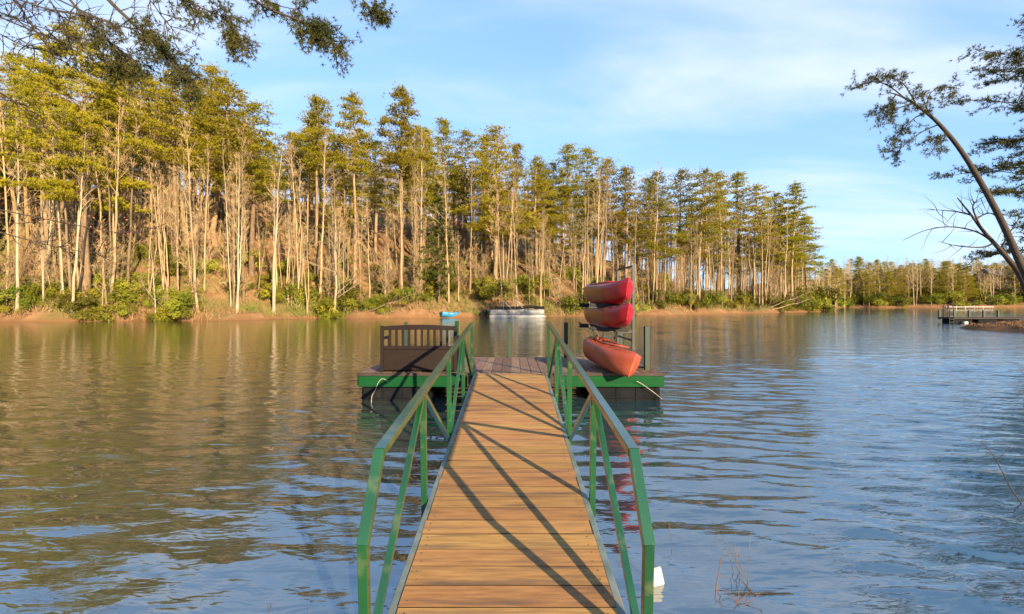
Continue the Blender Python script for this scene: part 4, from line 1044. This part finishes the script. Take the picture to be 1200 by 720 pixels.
kayak('kayak', 'red kayak with pale yellow flank on the top arms of the rack', M['red'], (1.93, 9.86, DZ + 1.25), (R(-3), 0, YAW), Lh=1.22, hw0=0.37, tip=0.15, depth=0.34)
kayak('kayak', 'red kayak on the lower arms of the rack, beneath another kayak', M['red'], (1.94, 9.86, DZ + 0.795), (R(-3), 0, YAW), Lh=1.22, hw0=0.37, tip=0.15, depth=0.34)
kayak('kayak', 'faded orange kayak tipped on its side on the dock boards, bow poking over the edge', M['orange'], (1.82, 9.22, DZ + 0.05), (R(-12), R(4), R(-79)), Lh=0.98, hw0=0.41, tip=0.06, depth=0.38, rocker=0.02, full=2.8)

# ------------------------------------------------------------------ boats on the far shore
X0, Y0 = (605 - CX) / F * 57.6, 57.6
pb_ = thing('pontoon_boat', 'weathered white pontoon boat moored at the wooded shore', 'boat', (X0, Y0, 0), (0, 0, R(3)))
for y in (-0.85, 0.85):
    MB().lathe([(0.02, -3.3), (0.2, -3.25), (0.33, -3.0), (0.34, 0), (0.34, 2.7), (0.25, 3.2), (0.02, 3.5)], 16, 'x', (0, y, 0.16)).build('pontoon', M['aluminium'], pb_, True)
MB().cbox((-3.2, -1.2, 0.50), (3.3, 1.2, 0.62), 0.02).build('deck', M['aluminium'], pb_)
for x0, x1 in ((-3.1, -1.1), (-1.06, 0.9), (0.94, 3.2)):
    MB().cbox((x0, -1.18, 0.63), (x1, -1.12, 1.02), 0.012).build('side_panel', M['vinyl'], pb_)
    MB().cbox((x0, 1.12, 0.63), (x1, 1.18, 1.02), 0.012).build('side_panel', M['vinyl'], pb_)
for x in (-3.13, 3.22):
    MB().cbox((x - 0.025, -1.1, 0.63), (x + 0.025, 1.1, 1.02), 0.01).build('end_panel', M['vinyl'], pb_)
cv = MB(); xs = np.linspace(-3.2, 3.3, 22); ys = np.linspace(-1.24, 1.24, 9)
Xg, Yg = np.meshgrid(xs, ys); Zg = 1.0 + 0.34 * (1 - np.abs(Yg / 1.24) ** 4) + 0.16 * np.exp(-((Xg - 1.7) / 1.0) ** 2) + rng.normal(0, 0.012, Xg.shape)
i = np.arange(8)[:, None] * 22; j = np.arange(21)[None]
cv.add(np.stack([Xg, Yg, Zg], -1), f4=np.stack([i + j, i + j + 1, i + 23 + j, i + 22 + j], -1).reshape(-1, 4))
cv.build('cover', M['canvas'], pb_, True)
for x, dx in ((-1.5, 0.85), (-0.1, 0.95)):
    for y in (-1.1, 1.1):
        MB().tube([(x, y, 2.05), (x + dx, y, 1.05)], 0.03, 6, True).build('canopy_pole', M['aluminium'], pb_)
        MB().tube([(x, y, 2.05), (x - 0.12, y, 1.05)], 0.03, 6, True).build('canopy_pole', M['aluminium'], pb_)
mo = MB().cbox((-4.0, -0.22, 0.45), (-3.45, 0.22, 0.95), 0.08).build('outboard_motor', M['canvas'], pb_)
MB().cbox((-3.8, -0.09, -0.2), (-3.6, 0.09, 0.45), 0.03).build('leg', M['canvas'], mo)

X1, Y1 = (528 - CX) / F * 57.6, 57.6
bb = thing('rowing_boat', 'small blue boat drawn up on the bank beside the white pontoon boat', 'boat', (X1, Y1, 0.0), (0, R(4), R(24)))
n = 17; u = np.linspace(-1, 1, n); rows, rin = [], []
for uu in u:
    h = 0.55 * (1 - max(uu, 0) ** 2.2) ** 0.8 * (0.82 if uu < 0 else 0.82) + 0.02; sh = 0.62 + 0.22 * max(uu, 0) ** 2 + 0.05 * uu * uu; kz = 0.05 + 0.25 * max(uu, 0) ** 3
    an = np.linspace(-1.57, 1.57, 11); y = h * np.sign(np.sin(an)) * np.abs(np.sin(an)) ** 0.6; z = kz + (sh - kz) * (1 - np.abs(np.cos(an)))
    o1 = np.stack([np.full(11, uu * 1.15), y, z], 1); i1 = np.stack([np.full(11, uu * 1.10), y * 0.90, np.maximum(z, kz + 0.05)], 1)
    rows.append(np.concatenate([o1, i1[::-1]]))
rows = np.array(rows); m = 22
i = np.arange(n - 1)[:, None] * m; j = np.arange(m)[None]; j2 = (j + 1) % m
mb = MB().add(rows.reshape(-1, 3), f4=np.stack([i + j, i + m + j, i + m + j2, i + j2], -1).reshape(-1, 4))
for row, s in ((rows[0], 1), (rows[-1], -1)):
    mb.add(row, f3=[(0, q, q + 1)[::s] for q in range(1, 10)])
mb.build('hull', M['blue'], bb, True)
for x in (-0.5, 0.35):
    MB().cbox((x - 0.11, -0.40, 0.42), (x + 0.11, 0.40, 0.46), 0.01).build('thwart', M['blue'], bb)

# ------------------------------------------------------------------ dock off the grassy point, far dock and house on the hill
YD = 42.0; k1 = F / YD
fd = thing('fishing_dock', 'small dark dock with stub posts beside the grassy point', 'dock', (40, YD, 0))
x0, x1 = (1101 - CX) / F * (YD + 1.3) - 40, (1235 - CX) / k1 - 40
MB().cbox((x0, 0, 0.36), (x1, 1.3, 0.47), 0.01).build('deck', M['dark_wood'], fd)
nb_ = 14
for k in range(nb_):
    xa = x0 + (x1 - x0) * k / nb_
    MB().cbox((xa + 0.01, -0.02, 0.475), (xa + (x1 - x0) / nb_ - 0.01, 1.32, 0.51), 0.006).build('plank', M['dark_wood'], fd)
for xa, xb in ((x0 + 0.1, x0 + 1.8), (x0 + 2.3, x0 + 4.0), (x0 + 4.4, x0 + 6.0)):
    MB().cbox((xa, 0.05, -0.25), (xb, 1.2, 0.35), 0.05).build('float', M['float'], fd)
for pxp in (1103, 1120.5, 1138, 1155, 1172):
    x = (pxp - CX) / F * (YD + 1.2) - 40; MB().cbox((x - 0.07, 1.325, 0.3), (x + 0.07, 1.46, 1.12), 0.01).build('post', M['green_dark'], fd)
for pxp in (1112, 1117):
    x = (pxp - CX) / k1 - 40
    MB().tube(spline([(x, -0.05, -0.3), (x, -0.05, 1.0), (x, 0.1, 1.62), (x, 0.5, 1.62), (x, 0.55, 0.5)], 20), 0.035, 6, True).build('ladder_rail', M['black_steel'], fd)
for z in (0.1, 0.35, 0.6):
    MB().beam(((1112 - CX) / k1 - 40, -0.05, z), ((1117 - CX) / k1 - 40, -0.05, z), 0.05, 0.03).build('ladder_rung', M['black_steel'], fd)
tag(MB().cbox(((1126 - CX) / k1, YD - 0.35, -0.08), ((1131 - CX) / k1, YD - 0.05, 0.16), 0.05).build('mooring_buoy', M['white']), 'white block float in the water beside the small dark dock', 'buoy')

YF = 150.0; kf = F / YF
ff = thing('pale_dock', 'long low pale dock along the distant shore behind the small dark dock', 'dock', ((1137 - CX) / kf, YF, 0))
MB().cbox((-7.5, 0, 0.35), (7.5, 1.8, 0.62), 0.02).build('deck', M['vinyl'], ff)
for x in np.linspace(-7, 7, 6):
    MB().cbox((x - 0.09, 0.1, -0.3), (x + 0.09, 0.28, 0.9), 0.01).build('post', M['vinyl'], ff)

hx, hy = (1170 - CX) / F * 190, 190.0; hz_ = float(main_z(np.array([hx]), np.array([hy]))[0])
h = thing('house', 'brown wooden house with a dark roof half hidden on the distant hillside', 'house', (hx, hy, max(hz_ - 0.5, 0) ), (0, 0, R(12)))
MB().box((-7, -4, 0), (7, 4, 5.2)).build('wall', M['brick'], h)
rf = MB().add([(-7.8, -4.9, 5.2), (7.8, -4.9, 5.2), (7.8, 4.9, 5.2), (-7.8, 4.9, 5.2), (-7.8, 0, 8.2), (7.8, 0, 8.2)], f3=[(0, 4, 3), (1, 2, 5)], f4=[(0, 1, 5, 4), (2, 3, 4, 5), (0, 3, 2, 1)]).build('roof', M['roof'], h)
MB().box((2.5, 0.4, 6.0), (3.5, 1.4, 9.2)).build('chimney', M['brick'], rf)
for z in (0.7, 3.2):
    for x in (-5.2, -2.4, 0.4, 3.2):
        wv = MB().box((x, -4.08, z), (x + 1.6, -3.99, z + 1.4)).build('window', M['vinyl'], h)
        MB().box((x + 0.12, -4.12, z + 0.12), (x + 1.48, -4.085, z + 1.28)).build('pane', M['glass'], wv)
MB().box((-7, -6.2, 2.6), (7, -4.02, 2.8)).build('balcony', M['dark_wood'], h)

# ------------------------------------------------------------------ weeds, twigs and litter in the shallows
def weed(name, label, px, py, n, hgt, lean, mat='dead_stem', branch=3, r=0.0022, spreadxy=0.05):
    Y = CH * F / (py - HY); X = (px - CX) / F * Y
    o = thing(name, label, 'twig', (X, Y, -0.02)); mb = MB()
    for k in range(n):
        p, de = wobble((rng.normal(0, spreadxy), rng.normal(0, spreadxy), -0.03), np.array(lean) + rng.normal(size=3) * np.array([0.25, 0.25, 0.05]), hgt * rng.uniform(0.5, 1.1), 6, 0.10)
        mb.tube(p, np.linspace(r, r * 0.35, 7), 4)
        for c in range(branch):
            q = p[rng.integers(2, 6)]; e, _ = wobble(q, unit(de + rng.normal(size=3) * 0.7), hgt * rng.uniform(0.15, 0.35), 3, 0.2); mb.tube(e, [r * 0.6, r * 0.5, r * 0.4, r * 0.25], 3)
    mb.build('stem', M[mat], o)
weed('dead_weed', 'clump of pale dead stalks standing in the shallows off the gangway', 868, 676, 7, 0.36, (0, 0, 1))
weed('dead_weed', 'lone bent straw stalk in the water beside the white foam block', 778, 642, 1, 0.28, (0.5, 0.1, 1))
weed('fallen_twig', 'reddish branching stick half sunk at the edge of the shallows', 842, 716, 4, 0.42, (1.0, 0.5, 0.45), 'red_stem', 3, 0.005)
weed('dead_weed', 'sprig of pale dry weed in the shallows at the base of the green railing', 378, 720, 5, 0.12, (0.2, 0, 1), 'dead_stem', 3, 0.0022)
weed('dead_weed', 'tiny dry sprig lying on the water in front of the gangway rail', 318, 706, 4, 0.08, (-0.5, 0, 0.6), 'near_bark', 2, 0.003)
# thin bare shoot rising from the bank
q0 = P(1222, 640, 4.3); q0[2] = float(near_z(q0[:1], q0[1:2])[0]) - 0.05
o = thing('bare_shoot', 'thin bare shoot reaching out over the rippled water', 'twig', q0); mb = MB()
c = spline([q0] + [P(x, y, 4.3) for x, y in [(1204, 604), (1186, 575), (1172, 548), (1160, 528), (1150, 518)]], 14); mb.tube(c - q0, np.linspace(0.007, 0.002, 14), 5)
for k, pts in enumerate([[(1190, 582), (1200, 572), (1208, 566)], [(1176, 557), (1160, 552), (1148, 550)], [(1168, 540), (1180, 528), (1190, 514)], [(1160, 528), (1150, 530), (1142, 528)]]):
    mb.tube(spline([P(x, y, 4.3) for x, y in pts], 6) - q0, np.linspace(0.003, 0.001, 6), 3)
mb.build('stem', M['near_bark'], o, True)
# white foam block
Yw = CH * F / (684 - HY); Xw = (768 - CX) / F * Yw
fb = MB().cbox((-0.045, -0.02, -0.055), (0.045, 0.02, 0.055), 0.006).build('foam_block', M['white']); fb.location = (Xw, Yw, 0.045); fb.rotation_euler = (R(-12), R(-8), R(14))
tag(fb, 'small white foam block floating by the near gangway post', 'foam block')
